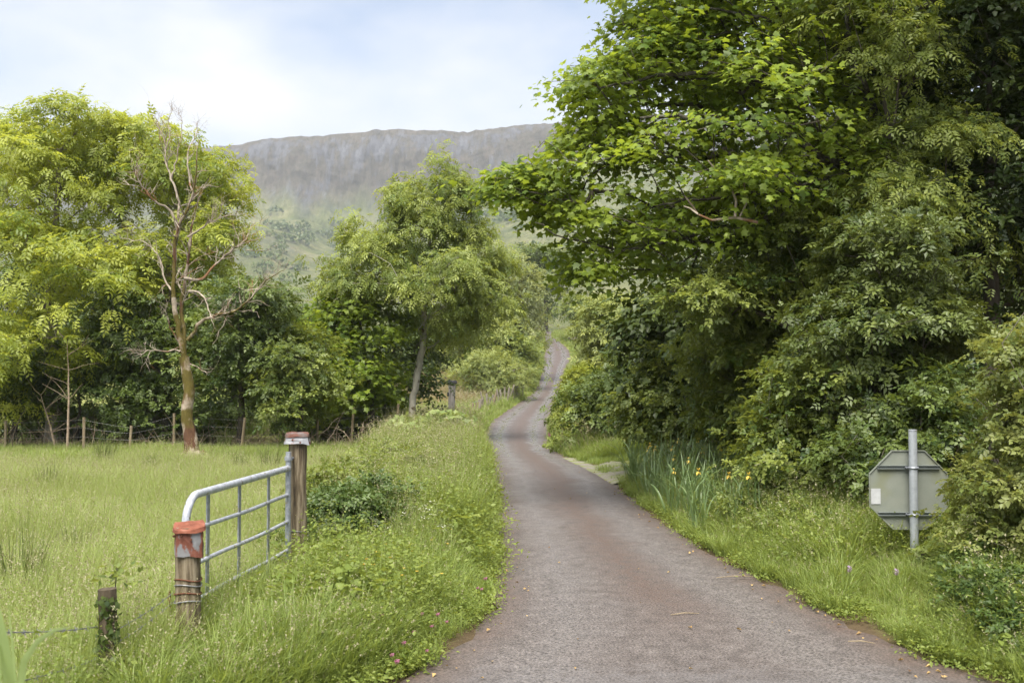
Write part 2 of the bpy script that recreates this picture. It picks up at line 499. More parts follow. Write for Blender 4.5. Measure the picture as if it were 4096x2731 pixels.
def cliff_material():
    m = bpy.data.materials.new('escarpment')
    n, l = nodes(m)
    out = n.new('ShaderNodeOutputMaterial')
    p = n.new('ShaderNodeBsdfPrincipled')
    p.inputs['Roughness'].default_value = .95
    p.inputs['Specular IOR Level'].default_value = .1
    tc = n.new('ShaderNodeTexCoord')
    at = n.new('ShaderNodeAttribute')
    at.attribute_name = 'rock'
    mp = n.new('ShaderNodeMapping')
    mp.inputs['Scale'].default_value = (1, .4, .22)
    l.new(tc.outputs['Object'], mp.inputs['Vector'])
    def nz(s, vec, d=7):
        x = n.new('ShaderNodeTexNoise')
        x.inputs['Scale'].default_value = s
        x.inputs['Detail'].default_value = d
        x.inputs['Roughness'].default_value = .68
        l.new(vec, x.inputs['Vector'])
        return x.outputs['Fac']
    strk = nz(.085, mp.outputs[0], 9)
    patch = nz(.012, tc.outputs['Object'])
    finev = nz(.09, tc.outputs['Object'])
    rockc = ramp(n, [(.36, (.050, .050, .054)), (.5, (.074, .075, .081)), (.64, (.104, .106, .114))])
    l.new(strk, rockc.inputs['Fac'])
    veg = ramp(n, [(.35, (.052, .048, .034)), (.5, (.074, .067, .050)), (.65, (.100, .084, .066))])
    l.new(finev, veg.inputs['Fac'])
    grass = ramp(n, [(.32, (.050, .068, .024)), (.5, (.105, .118, .046)), (.68, (.17, .165, .08))])
    l.new(nz(.03, tc.outputs['Object']), grass.inputs['Fac'])
    # bare rock where the streak and patch noises agree
    ad = n.new('ShaderNodeMath')
    ad.operation = 'ADD'
    bnd = n.new('ShaderNodeAttribute')
    bnd.attribute_name = 'band'
    a0 = n.new('ShaderNodeMath')
    a0.operation = 'ADD'
    l.new(strk, a0.inputs[0])
    l.new(bnd.outputs['Fac'], a0.inputs[1])
    l.new(a0.outputs[0], ad.inputs[0])
    l.new(patch, ad.inputs[1])
    rk = ramp(n, [(.49, (0, 0, 0)), (.55, (1, 1, 1))])
    hl = n.new('ShaderNodeMath')
    hl.operation = 'MULTIPLY'
    hl.inputs[1].default_value = .5
    l.new(ad.outputs[0], hl.inputs[0])
    l.new(hl.outputs[0], rk.inputs['Fac'])
    m1 = n.new('ShaderNodeMixRGB')
    l.new(rk.outputs['Color'], m1.inputs['Fac'])
    l.new(veg.outputs['Color'], m1.inputs['Color1'])
    l.new(rockc.outputs['Color'], m1.inputs['Color2'])
    m2 = n.new('ShaderNodeMixRGB')
    l.new(at.outputs['Fac'], m2.inputs['Fac'])
    l.new(grass.outputs['Color'], m2.inputs['Color1'])
    l.new(m1.outputs['Color'], m2.inputs['Color2'])
    ck = ramp(n, [(.38, (.66, .67, .69)), (.5, (.95, .95, .95)), (.64, (1.08, 1.08, 1.09))])
    l.new(nz(.22, mp.outputs[0], 6), ck.inputs['Fac'])
    m4 = n.new('ShaderNodeMixRGB')
    m4.blend_type = 'MULTIPLY'
    m4.inputs['Fac'].default_value = .9
    l.new(m2.outputs['Color'], m4.inputs['Color1'])
    l.new(ck.outputs['Color'], m4.inputs['Color2'])
    l.new(m4.outputs['Color'], p.inputs['Base Color'])
    bp = n.new('ShaderNodeBump')
    bp.inputs['Strength'].default_value = .9
    bp.inputs['Distance'].default_value = 6
    l.new(strk, bp.inputs['Height'])
    l.new(bp.outputs[0], p.inputs['Normal'])
    l.new(p.outputs[0], out.inputs['Surface'])
    return m
M['cliff'] = cliff_material()

# ------------------------------------------------------------------ mesh helpers
def tag(o, label=None, cat=None, group=None, kind=None):
    if label:
        o['label'] = label
    if cat:
        o['category'] = cat
    if group:
        o['group'] = group
    if kind:
        o['kind'] = kind
    return o

def thing(name, label, cat, loc, group=None):
    o = bpy.data.objects.new(name, None)
    o.empty_display_size = .2
    COL.objects.link(o)
    o.location = [float(v) for v in loc]
    return tag(o, label, cat, group)

def np_mesh(name, V, T, attrs=None, smooth=False, mats=(), mi=None):
    """V (n,3), T (m,3) or (m,4)"""
    V = np.asarray(V, np.float32)
    T = np.asarray(T, np.int32)
    k = T.shape[1]
    me = bpy.data.meshes.new(name)
    me.vertices.add(len(V))
    me.vertices.foreach_set('co', V.ravel())
    me.loops.add(T.size)
    me.loops.foreach_set('vertex_index', T.ravel())
    me.polygons.add(len(T))
    me.polygons.foreach_set('loop_start', np.arange(0, T.size, k, dtype=np.int32))
    if smooth:
        me.polygons.foreach_set('use_smooth', np.ones(len(T), bool))
    if mi is not None:
        me.polygons.foreach_set('material_index', np.asarray(mi, np.int32))
    for a, v in (attrs or {}).items():
        d = me.attributes.new(a, 'FLOAT', 'POINT')
        d.data.foreach_set('value', np.asarray(v, np.float32))
    for m in mats:
        me.materials.append(m)
    me.update(calc_edges=True)
    return me

def link(name, me, parent=None, loc=(0, 0, 0)):
    o = bpy.data.objects.new(name, me)
    COL.objects.link(o)
    if parent is not None:
        o.parent = parent
    o.location = loc
    return o

def unit(a):
    return a / np.maximum(np.linalg.norm(a, axis=-1, keepdims=True), 1e-9)

class MB:
    def __init__(self):
        self.v = []
        self.f = []
    def add(self, vs, fs):
        b = len(self.v)
        self.v += [tuple(float(c) for c in p) for p in vs]
        self.f += [tuple(b + i for i in f) for f in fs]
    def tube(self, pts, rad, sides=10, cap=True, flat=1.0, jit=0.0):
        pts = [np.array(p, float) for p in pts]
        if np.isscalar(rad):
            rad = [rad] * len(pts)
        rings = []
        ref = None
        for i, p in enumerate(pts):
            t = pts[min(i + 1, len(pts) - 1)] - pts[max(i - 1, 0)]
            t = t / (np.linalg.norm(t) + 1e-9)
            if ref is None:
                ref = np.array([1, 0, 0]) if abs(t[0]) < .9 else np.array([0, 1, 0])
            a = ref - t * np.dot(ref, t)
            a = a / np.linalg.norm(a)
            ref = a
            b = np.cross(t, a)
            rings.append([p + rad[i] * (1 + random.uniform(-jit, jit)) * (math.cos(2 * math.pi * k / sides) * a + flat * math.sin(2 * math.pi * k / sides) * b) for k in range(sides)])
        vs = [q for r in rings for q in r]
        fs = []
        for i in range(len(pts) - 1):
            for k in range(sides):
                k2 = (k + 1) % sides
                fs.append((i * sides + k, i * sides + k2, (i + 1) * sides + k2, (i + 1) * sides + k))
        if cap:
            fs.append(tuple(range(sides - 1, -1, -1)))
            fs.append(tuple((len(pts) - 1) * sides + k for k in range(sides)))
        self.add(vs, fs)
        return self
    def box(self, c, s, rz=0.0):
        x, y, z = [q / 2 for q in s]
        cr, sr = math.cos(rz), math.sin(rz)
        vs = []
        for dx, dy, dz in ((-x, -y, -z), (x, -y, -z), (x, y, -z), (-x, y, -z), (-x, -y, z), (x, -y, z), (x, y, z), (-x, y, z)):
            vs.append((c[0] + dx * cr - dy * sr, c[1] + dx * sr + dy * cr, c[2] + dz))
        self.add(vs, [(0, 3, 2, 1), (4, 5, 6, 7), (0, 1, 5, 4), (1, 2, 6, 5), (2, 3, 7, 6), (3, 0, 4, 7)])
        return self
    def build(self, name, mat, parent=None, smooth=True, bevel=0.0, subsurf=0):
        me = bpy.data.meshes.new(name)
        org = np.array(parent_origin(parent))
        me.from_pydata([tuple(np.array(p) - org) for p in self.v], [], self.f)
        me.materials.append(mat)
        if smooth:
            me.polygons.foreach_set('use_smooth', np.ones(len(me.polygons), bool))
            me.set_sharp_from_angle(angle=math.radians(42))
        o = link(name, me, parent)
        if bevel:
            b = o.modifiers.new('bevel', 'BEVEL')
            b.width = bevel
            b.segments = 2
        return o

def parent_origin(p):
    q = np.zeros(3)
    while p is not None:
        q = q + np.array(p.location)
        p = p.parent
    return q

# ------------------------------------------------------------------ leaves
def fold(v):
    return np.array(v, float)
def t_leaf(w=.5, fold_z=.14):
    return fold([(0, 0, 0), (w / 2, .42, fold_z * w), (0, 1, -.10), (-w / 2, .42, fold_z * w)]), np.array([(0, 1, 2), (0, 2, 3)])
def t_maple():
    o = [(0, 0), (.42, .06), (.34, .34), (.60, .58), (.22, .62), (0, 1.0), (-.22, .62), (-.60, .58), (-.34, .34), (-.42, .06)]
    v = [(x, y, .10 - .22 * (x ** 2 + (y - .36) ** 2) - .25 * abs(x) * .5) for x, y in o]
    f = [(0, 1, 2), (2, 3, 4), (4, 5, 6), (6, 7, 8), (8, 9, 0), (0, 2, 8), (2, 4, 6), (2, 6, 8)]
    return fold(v), np.array(f)
def merge(parts):
    V, T, b = [], [], 0
    for v, t in parts:
        V.append(v)
        T.append(t + b)
        b += len(v)
    return np.vstack(V), np.vstack(T)
def xf(v, pos, ang, s, tilt=0.0, roll=0.0):
    v = v * s
    ct, st = math.cos(tilt), math.sin(tilt)
    v = np.stack([v[:, 0], v[:, 1] * ct + v[:, 2] * st, -v[:, 1] * st + v[:, 2] * ct], 1)
    ca, sa = math.cos(ang), math.sin(ang)
    v = np.stack([v[:, 0] * ca + v[:, 1] * sa, -v[:, 0] * sa + v[:, 1] * ca, v[:, 2]], 1)
    return v + np.array(pos)
def t_pinnate(pairs=3, w=.46, droop=.35):
    lv, lt = t_leaf(w, .1)
    parts = []
    for k in range(pairs):
        y = .18 + .72 * k / (pairs)
        z = -droop * y * y
        for s in (-1, 1):
            parts.append((xf(lv, (0, y, z), s * 1.05, .42 - .03 * k, .25), lt))
    parts.append((xf(lv, (0, .82, -droop * .67), 0, .34, .6), lt))
    return merge(parts)
def t_sprig(n=7, w=.62, ls=.40, seed=1, curl=.25):
    r = np.random.default_rng(seed)
    lv, lt = t_leaf(w, .16)
    parts = []
    for k in range(n):
        y = .05 + .8 * k / n
        a = (1 if k % 2 else -1) * r.uniform(.6, 1.3)
        parts.append((xf(lv, (0, y, r.uniform(-.05, .07)), a, ls * r.uniform(.8, 1.15), r.uniform(-.5, .55)), lt))
    parts.append((xf(lv, (0, .82, 0), r.uniform(-.3, .3), ls, curl), lt))
    return merge(parts)

TM = {
    'maple': [t_maple()],
    'pinnate': [t_pinnate(3), t_pinnate(3, .42, .5)],
    'sprig': [t_sprig(5, .66, .44, s) for s in (1, 2, 3)],
    'holly': [t_sprig(5, .5, .50, s, .1) for s in (4, 5)],
    'small': [t_sprig(3, .75, .56, s) for s in (6, 7)],
    'willow': [t_sprig(5, .34, .52, s) for s in (8, 9)],
    'leaf': [t_leaf(.62)],
}

def place(tmpls, pos, d, up, size, r, base=None):
    """put a leaf template on every point; returns V, T, rnd"""
    n = len(pos)
    y = unit(d)
    z = unit(up - (up * y).sum(1, keepdims=True) * y)
    x = np.cross(y, z)
    kind = r.integers(0, len(tmpls), n)
    Vs, Ts, Rs, b = [], [], [], 0
    tone = np.clip(r.normal(.5, .26, n), 0, 1) if base is None else np.clip(base + r.normal(size=n) * .17, 0, 1)
    for k, (tv, tt) in enumerate(tmpls):
        s = np.where(kind == k)[0]
        if len(s) == 0:
            continue
        v = tv[None] * size[s][:, None, None]
        w = pos[s][:, None] + v[..., 0:1] * x[s][:, None] + v[..., 1:2] * y[s][:, None] + v[..., 2:3] * z[s][:, None]
        Vs.append(w.reshape(-1, 3))
        t = tt[None] + (np.arange(len(s)) * len(tv))[:, None, None] + b
        Ts.append(t.reshape(-1, 3))
        Rs.append(np.repeat(tone[s], len(tv)))
        b += len(s) * len(tv)
    return np.vstack(Vs), np.vstack(Ts), np.concatenate(Rs)

def clump_tips(ells, n_clumps, tips, spread, r, shell=.5, lower=.35, flat=.34):
    ells = np.array(ells, float)
    wts = (ells[:, 3] * ells[:, 4] * ells[:, 5]) ** .667
    which = r.choice(len(ells), n_clumps, p=wts / wts.sum())
    d = unit(r.normal(size=(n_clumps, 3)))
    low = d[:, 2] < -.25
    flip = low & (r.random(n_clumps) > lower)
    d[flip, 2] *= -1
    rad = shell + (1.12 - shell) * r.random(n_clumps) ** .7
    c = ells[which, :3] + d * rad[:, None] * ells[which, 3:6]
    sp = spread * r.uniform(.7, 1.35, n_clumps)
    t = np.repeat(c, tips, 0) + r.normal(size=(n_clumps * tips, 3)) * np.repeat(sp, tips)[:, None] * np.array([1, 1, flat]) * .68
    tone = np.clip(r.normal(.46, .27, n_clumps), .02, .98)
    return t, np.repeat(ells[which, :3], tips, 0), np.repeat(tone, tips)

def sprays(T, C, n, R, size, r, droop=.35, hang=.25, up_w=.8, tmpl='sprig', jitter=.4, thick=.13, tone=None):
    m = len(T)
    out = unit(T - C)
    up = np.array([0, 0, 1.])
    nrm = unit(up * up_w + .45 * out + r.normal(size=(m, 3)) * .22)
    a1 = unit(np.cross(nrm, np.array([.31, .95, .05])))
    a2 = np.cross(nrm, a1)
    nrm, a1, a2, Tn, out = [np.repeat(q, n, 0) for q in (nrm, a1, a2, T, out)]
    N = m * n
    ang = r.uniform(0, 2 * np.pi, N)
    rr = R * np.sqrt(r.random(N)) * r.uniform(.6, 1.15, N)
    rad = np.cos(ang)[:, None] * a1 + np.sin(ang)[:, None] * a2
    pos = Tn + rad * rr[:, None] + nrm * (r.normal(size=N) * R * thick)[:, None] - up * (droop * rr ** 2 / R)[:, None]
    d = unit(rad * .8 + out * .35 + r.normal(size=(N, 3)) * jitter - up * hang)
    u = unit(nrm + r.normal(size=(N, 3)) * .30)
    sz = size * r.uniform(.5, 1.3, N)
    return place(TM[tmpl], pos, d, u, sz, r, None if tone is None else np.repeat(tone, n))

# ------------------------------------------------------------------ wood
def grow(trunk, tips, r, bf=.35, step=.45, sag=.10):
    """trunk polyline first, then every tip is joined to the nearest cheap node"""
    P, par, plen = [], [], []
    for i, p in enumerate(trunk):
        P.append(np.array(p, float))
        par.append(i - 1)
        plen.append(0 if i == 0 else plen[-1] + np.linalg.norm(P[-1] - P[-2]))
    cap = len(P) + len(tips) * 14
    A = np.zeros((cap, 3))
    L_ = np.zeros(cap)
    n = len(P)
    A[:n] = P
    L_[:n] = plen
    first = max(1, int(n * .35))
    order = np.argsort(np.linalg.norm(tips - A[n - 1], axis=1) + np.linalg.norm(tips - A[first], axis=1))
    for ti in order:
        t = tips[ti]
        dv = t - A[first:n]
        dist = np.linalg.norm(dv, axis=1)
        cost = dist + bf * L_[first:n] + .6 * np.maximum(0, -dv[:, 2])
        j = int(np.argmin(cost)) + first
        d0 = np.linalg.norm(t - A[j])
        k = min(12, max(1, int(d0 / step)))
        prev = j
        perp = r.normal(size=3) * d0 * .07
        for s in range(1, k + 1):
            f = s / k
            q = A[j] + (t - A[j]) * f + perp * math.sin(math.pi * f) + np.array([0, 0, sag * d0 * math.sin(math.pi * f)])
            if n >= cap:
                break
            A[n] = q
            par.append(prev)
            L_[n] = L_[prev] + np.linalg.norm(q - A[prev])
            prev = n
            n += 1
    return A[:n].copy(), np.array(par[:n])

def wood_mesh(A, par, r_tip, r_base, r, sides=6, n_trunk=0, expo=.5):
    n = len(A)
    cnt = np.zeros(n)
    kids = np.bincount(par[1:][par[1:] >= 0], minlength=n)
    cnt[kids == 0] = 1
    for i in range(n - 1, 0, -1):
        cnt[par[i]] += cnt[i]
    rad = r_tip * cnt ** expo
    if rad[0] > 0:
        k = math.log(max(r_base / r_tip, 1.01)) / math.log(max(cnt[0], 2))
        rad = r_tip * cnt ** k
    if n_trunk:                                  # root flare
        zz = A[:n_trunk, 2] - A[0, 2]
        rad[:n_trunk] *= 1 + .7 * np.exp(-zz / .25)
    tan = np.zeros((n, 3))
    tan[1:] = unit(A[1:] - A[par[1:]])
    tan[0] = tan[1] if n > 1 else (0, 0, 1)
    ref = np.where(np.abs(tan[:, 0:1]) < .9, np.array([[1., 0, 0]]), np.array([[0, 1., 0]]))
    a = unit(ref - tan * (ref * tan).sum(1, keepdims=True))
    b = np.cross(tan, a)
    Vs, Fs, base = [], [], 0
    allc = np.arange(1, n)
    for sel, sd in ((rad[1:] >= .028, sides + 2), (rad[1:] < .028, 3)):
        ch = allc[sel]
        if len(ch) == 0:
            continue
        ang = np.arange(sd) * 2 * np.pi / sd
        ca, sa = np.cos(ang), np.sin(ang)
        pa = par[ch]
        rp = np.minimum(rad[pa], rad[ch] * 1.35)
        same = (tan[pa] * tan[ch]).sum(1) > .6
        fa = np.where(same[:, None], a[pa], a[ch])
        fb = np.where(same[:, None], b[pa], b[ch])
        r0 = A[pa][:, None] + rp[:, None, None] * (ca[None, :, None] * fa[:, None] + sa[None, :, None] * fb[:, None])
        r1 = A[ch][:, None] + rad[ch][:, None, None] * (ca[None, :, None] * a[ch][:, None] + sa[None, :, None] * b[ch][:, None])
        Vs.append(np.concatenate([r0, r1], 1).reshape(-1, 3))
        k = np.arange(sd)
        q = np.stack([k, (k + 1) % sd, sd + (k + 1) % sd, sd + k], 1)
        Fs.append((q[None] + (np.arange(len(ch)) * 2 * sd)[:, None, None]).reshape(-1, 4) + base)
        base += len(Vs[-1])
    return np.vstack(Vs), np.vstack(Fs)

def E(px, py, Y, rx, ry, rd):
    c = W(px, py, Y)
    return [c[0], c[1], c[2], rx * Y / FPX, rd, ry * Y / FPX]

N_TRI = [0]
def tree(name, label, cat, trunk, ells, leafmat, tmpl, size, clumps, tips, per, spread, R, seed, bark='bark', r_base=.16, r_tip=.006, group=None,
         droop=.35, hang=.25, up_w=.8, shell=.5, lower=.35, sides=6, crown_name='crown', jitter=.4, wood_every=4, extra=None, thick=.13, bf=.35, flat=.34):
    r = np.random.default_rng(seed)
    per = max(4, round(per * .88))
    size *= 1.05
    trunk = [np.array(p, float) for p in trunk]
    fine = []
    for a, b in zip(trunk[:-1], trunk[1:]):
        for s in range(4):
            fine.append(a + (b - a) * s / 4 + r.normal(size=3) * .02 * (len(fine) > 0))
    fine.append(trunk[-1])
    root = thing(name, label, cat, trunk[0], group)
    T, C, tone = clump_tips(ells, clumps, tips, spread, r, shell, lower, flat)
    g = h(T[:, 0], T[:, 1])
    T[:, 2] = np.maximum(T[:, 2], g + .12)
    A, par = grow(fine, T[::wood_every], r, bf=bf)
    V, F = wood_mesh(A, par, r_tip, r_base, r, sides, n_trunk=len(fine))
    N_TRI[0] += len(F) * 2
    link('trunk', np_mesh('trunk', V - trunk[0], F, smooth=True, mats=[M[bark]]), root)
    V, T3, rn = sprays(T, C, per, R, size, r, droop, hang, up_w, tmpl, jitter, thick, tone)
    N_TRI[0] += len(T3)
    c = link(crown_name, np_mesh(crown_name, V - trunk[0], T3, {'rnd': rn}, mats=[M[leafmat]]), root)
    c['kind'] = 'stuff'
    return root

def gp(px, Y):
    """ground point under pixel column px at depth Y"""
    x = (px - 512) / FPX * Y
    return np.array([x, Y, float(h(x, Y))])

# ================================================================== SETTING
# ground: one sheet to the horizon
ys = np.concatenate([np.arange(-30, 5, 1.5), np.arange(5, 40, .6), np.arange(40, 180, 2.0), np.geomspace(180, 6000, 40)])
xs = np.concatenate([-np.geomspace(60, 5000, 24)[::-1], np.arange(-59, -14, 1.2), np.arange(-14, 14, .4), np.arange(14, 59, 1.2), np.geomspace(60, 5000, 24)])
X, Y = np.meshgrid(xs, ys)
Z = h(X, Y)
Z = Z - 4 * sstep(260, 500, Y)
soil = sstep(2.6, 4.0, X - roadR(Y)) * (1 - sstep(60, 90, Y))
soil = np.maximum(soil, sstep(29.5, 31, Y) * (1 - sstep(36, 40, Y)) * (X < roadL(Y) - 5) * .8)
dE = np.maximum(X - roadR(Y), roadL(Y) - X)
soil = np.maximum(soil, (1 - sstep(.15, .55, dE)) * (Y < 45))
V = np.stack([X, Y, Z], -1).reshape(-1, 3)
nx, ny = len(xs), len(ys)
i = np.arange((ny - 1) * nx).reshape(ny - 1, nx)[:, :-1].ravel()
F = np.stack([i, i + 1, i + nx + 1, i + nx], 1)
ground = link('ground', np_mesh('ground', V, F, {'soil': soil.ravel()}, smooth=True, mats=[M['ground']]))
ground['kind'] = 'structure'

# road
ry = np.concatenate([np.arange(-25, 5, 1.0), np.arange(5, 45, .25), np.arange(45, 200, .8)])
NU = 26
us = np.linspace(0, 1, NU)
V, ua, va = [], [], []
for y in ry:
    k = np.ones(5) / 5
    yl = y + np.linspace(-.9, .9, 5) * (1 if y > 9 else .4)
    l_, r_ = roadL(yl).mean(), roadR(yl).mean()
    l_ += .05 * math.sin(y * 2.1) + .03 * math.sin(y * 5.3) + .03 * math.sin(y * 11.7)
    r_ += .05 * math.sin(y * 1.7 + 2) + .03 * math.sin(y * 6.1) + .03 * math.sin(y * 13.1)
    for u in us:
        x = l_ + (r_ - l_) * u
        V.append((x, y, float(zr(y)) + .035 * (1 - (2 * u - 1) ** 2) - .012))
        ua.append(u)
        va.append(y)
nr = len(ry)
i = np.arange((nr - 1) * NU).reshape(nr - 1, NU)[:, :-1].ravel()
F = np.stack([i, i + 1, i + NU + 1, i + NU], 1)
road = link('road', np_mesh('road', V, F, {'across': ua, 'along': va}, smooth=True, mats=[M['road']]))
road['kind'] = 'structure'

# gravel pull-in on the right of the bend
mb = MB()
pts = [(562, 457), (600, 457), (640, 455), (700, 455), (700, 475), (640, 482), (612, 484), (596, 474), (578, 465)]
gv = []
for p_ in pts:
    x, y = solve_ground(*p_)
    gv.append((x, y, float(zr(y)) + (.002 if p_[0] < 620 and p_[1] > 456 else .13)))
mb.add(gv, [tuple(range(len(gv)))])
o = mb.build('gravel_track', M['gravel'], smooth=False)
o['kind'] = 'structure'

# escarpment
SKY = [(-400, 175), (0, 158), (120, 150), (213, 145), (261, 138), (331, 133), (379, 129), (400, 127.3), (408, 128), (416, 130.8), (440, 129), (466, 130), (501, 125), (542, 122), (620, 118), (720, 112), (900, 116), (1100, 125), (1500, 150)]
SKP = np.array(SKY, float)
D_TOP = 1452.
xs = np.linspace(-1250, 1250, 400)
def fbm(x, y, o=4):
    s, a, f = 0, 1, 1
    for _ in range(o):
        s += a * mnoise.noise(Vector((x * f, y * f, 3.3)))
        a *= .5
        f *= 2.1
    return s
prof = np.concatenate([np.linspace(0, .55, 60), np.linspace(.55, .97, 100)[1:], np.linspace(.97, 1.0, 6)[1:]])
V, rock, band = [], [], []
for x in xs:
    px = 512 + x / D_TOP * FPX
    sk = np.interp(px, SKP[:, 0], SKP[:, 1])
    ztop = EYE + (380 - sk) * D_TOP / FPX + 1.6 * fbm(x * .03, 7.7, 3)
    zb = np.interp(px, [0, 215, 300, 360, 420, 500, 560, 700, 1024], [205, 226, 212, 196, 214, 270, 285, 300, 290])
    zb = zb + 16 * fbm(x * .012, 1.2)
    gully = fbm(x * .018, 4.4)
    for t in prof:
        if t <= .55:                                   # grassy slope
            f = t / .55
            yy = 240 + (1330 - 240) * f
            zz = 6 + (zb - 6) * (f ** 1.35)
            zz += 9 * f * fbm(x * .006 * (1.6 - f), yy * .006) + 2.0 * fbm(x * .03, yy * .03, 3) * min(1, f * 4)
            rk = max(0.0, .55 * sstep(.15, .5, fbm(x * .008 + 9, yy * .008)) * f)
            yy += 9 * gully * f
        elif t <= .97:                                 # cliff
            f = (t - .55) / .42
            ledge = .5 + .5 * math.sin(f * 9 + 2 * fbm(x * .004, 2.2))
            yy = 1330 + 9 * gully + 120 * (f + .10 * math.sin(6.28 * f)) + 7 * fbm(x * .03, f * 2.2, 5) + 6 * fbm(x * .10, f * 3.5, 4) - 5 * ledge
            zz = zb + (ztop - zb) * f
            rk = float(sstep(0.0, .40, f + .30 * fbm(x * .015, 5.1, 3)))
        else:
            f = (t - .97) / .03
            yy = 1450 + 9 * gully + f * 900
            zz = ztop - f * 15
            rk = .9
        V.append((x * (yy / D_TOP) ** .35, yy, zz))
        rock.append(rk)
        fz = np.clip((zz - zb) / max(ztop - zb, 1), 0, 1)
        band.append(.085 * math.exp(-((fz - .80) / .10) ** 2) + .07 * math.exp(-((fz - .16) / .16) ** 2) * (1 + fbm(x * .01, 8.8, 2)) - .10 * math.exp(-((fz - .52) / .16) ** 2) - .12 * (fz > .93))
nv = len(prof)
i = np.arange((len(xs) - 1) * nv).reshape(len(xs) - 1, nv)[:, :-1].ravel()
F = np.stack([i, i + nv, i + nv + 1, i + 1], 1)
hill = link('hill', np_mesh('hill', V, F, {'rock': rock, 'band': band}, smooth=True, mats=[M['cliff']]))
tag(hill, kind='structure')
N_TRI[0] += len(F) * 2
HV = np.array(V).reshape(len(xs), nv, 3)

# ================================================================== TREES, left of the lane
def trunk_px(pts):
    """[(px, py, depth)...]; the first is put on the ground"""
    out = [W(*p) for p in pts]
    out[0][2] = float(h(out[0][0], out[0][1])) - .1
    return out

tree('ash_tree', 'tall yellow-green ash tree at the left edge of the field, its branches hanging low', 'tree',
     trunk_px([(52, 452, 33), (54, 380, 33), (48, 300, 33), (56, 220, 33), (60, 150, 33)]),
     [E(40, 190, 33, 62, 66, 3.6), E(20, 270, 32, 60, 70, 3.2), E(85, 145, 33.5, 48, 36, 3), E(20, 355, 30.5, 55, 55, 2), E(95, 290, 31.5, 45, 60, 2.5), E(0, 152, 34, 50, 34, 3)],
     'ash_yellow', 'pinnate', .38, 175, 7, 9, .60, .42, 101, 'bark', .26, .007, droop=.35, hang=.22)
tree('ash_tree', 'yellow-green ash tree right behind the dead bare tree', 'tree',
     trunk_px([(160, 450, 34.5), (158, 380, 34.5), (166, 300, 34.5), (176, 220, 34.5), (180, 170, 34.5)]),
     [E(150, 185, 35, 55, 60, 3), E(200, 195, 35.5, 38, 50, 2.6), E(120, 150, 35, 35, 35, 2.5), E(215, 255, 35, 35, 45, 2.2), E(160, 270, 34, 45, 45, 2.4)],
     'ash_yellow', 'pinnate', .38, 125, 7, 9, .55, .42, 102, 'bark', .2, .007, droop=.35, hang=.22)
tree('ash_tree', 'slender feathery ash tree with pale trunk leaning beside the lane bend', 'tree',
     trunk_px([(409, 420, 36.5), (413, 395, 36.5), (419, 365, 36.5), (424, 335, 36.5), (424, 300, 36.5), (428, 250, 36.5), (432, 200, 36.5), (438, 165, 36.5)]),
     [E(438, 176, 36.5, 14, 26, .9), E(410, 198, 36.5, 22, 26, 1.1), E(455, 205, 36.5, 18, 32, 1.2), E(425, 232, 36.5, 40, 32, 1.8), E(385, 258, 36.5, 36, 24, 1.6), E(350, 232, 37, 7, 18, .5), E(335, 272, 36.5, 14, 12, .8), E(475, 245, 36.5, 12, 30, 1.0), E(440, 285, 36, 55, 30, 2.2), E(495, 265, 37, 18, 16, .9), E(485, 300, 36.5, 26, 18, 1.1), E(380, 290, 36.5, 34, 20, 1.6), E(455, 322, 36.8, 34, 16, 1.4), E(345, 285, 36.8, 24, 16, 1.2)],
     'ash', 'pinnate', .33, 275, 6, 9, .36, .32, 103, 'bark_ash', .125, .006, droop=.5, hang=.5, wood_every=2, flat=.75, up_w=.6, thick=.25)
tree('sycamore_tree', 'dense dark sycamore bush with a sunlit left flank, below the feathery ash', 'tree',
     trunk_px([(372, 440, 37), (370, 400, 37), (364, 350, 37), (360, 320, 37)]),
     [E(345, 322, 36.5, 32, 28, 1.6), E(382, 330, 37, 34, 32, 1.6), E(350, 380, 36.5, 40, 42, 1.8), E(384, 395, 37.5, 20, 38, 1.4), E(325, 350, 36, 20, 34, 1.3), E(335, 405, 36.5, 26, 28, 1.2)],
     'maple', 'maple', .175, 175, 7, 8, .42, .36, 104, 'bark_dark', .14, .006)

LEFT_SHRUBS = [
    ('hawthorn_bush', 'dark hawthorn bush behind the fence, just right of the dead tree', 240, 31.5, [(238, 330, 36, 45), (262, 310, 30, 34), (225, 385, 40, 45), (275, 375, 35, 50)], 'haw_dark', 'sprig', .22, 150, 1),
    ('elder_bush', 'mid-green rounded bush over the tin-capped gate post', 296, 31, [(300, 365, 26, 40), (285, 405, 25, 35), (310, 400, 20, 35)], 'haw', 'sprig', .22, 85, 2),
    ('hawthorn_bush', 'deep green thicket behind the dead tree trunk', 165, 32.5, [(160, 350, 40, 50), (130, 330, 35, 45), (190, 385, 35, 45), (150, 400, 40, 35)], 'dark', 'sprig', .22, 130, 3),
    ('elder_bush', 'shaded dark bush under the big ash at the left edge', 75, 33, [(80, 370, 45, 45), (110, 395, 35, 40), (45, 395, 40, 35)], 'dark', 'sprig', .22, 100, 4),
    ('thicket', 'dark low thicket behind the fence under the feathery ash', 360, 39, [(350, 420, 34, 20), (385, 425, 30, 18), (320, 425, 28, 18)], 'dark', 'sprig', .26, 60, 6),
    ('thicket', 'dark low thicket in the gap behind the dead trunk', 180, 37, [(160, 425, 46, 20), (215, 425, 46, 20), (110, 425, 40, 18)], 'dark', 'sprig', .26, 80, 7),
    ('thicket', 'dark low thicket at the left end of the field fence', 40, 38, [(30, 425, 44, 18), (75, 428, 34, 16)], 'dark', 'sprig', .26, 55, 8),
    ('hazel_bush', 'shaded bush at the far left edge under low ash branches', 14, 34, [(10, 380, 40, 45), (25, 410, 40, 28)], 'dark', 'sprig', .22, 70, 5),
]
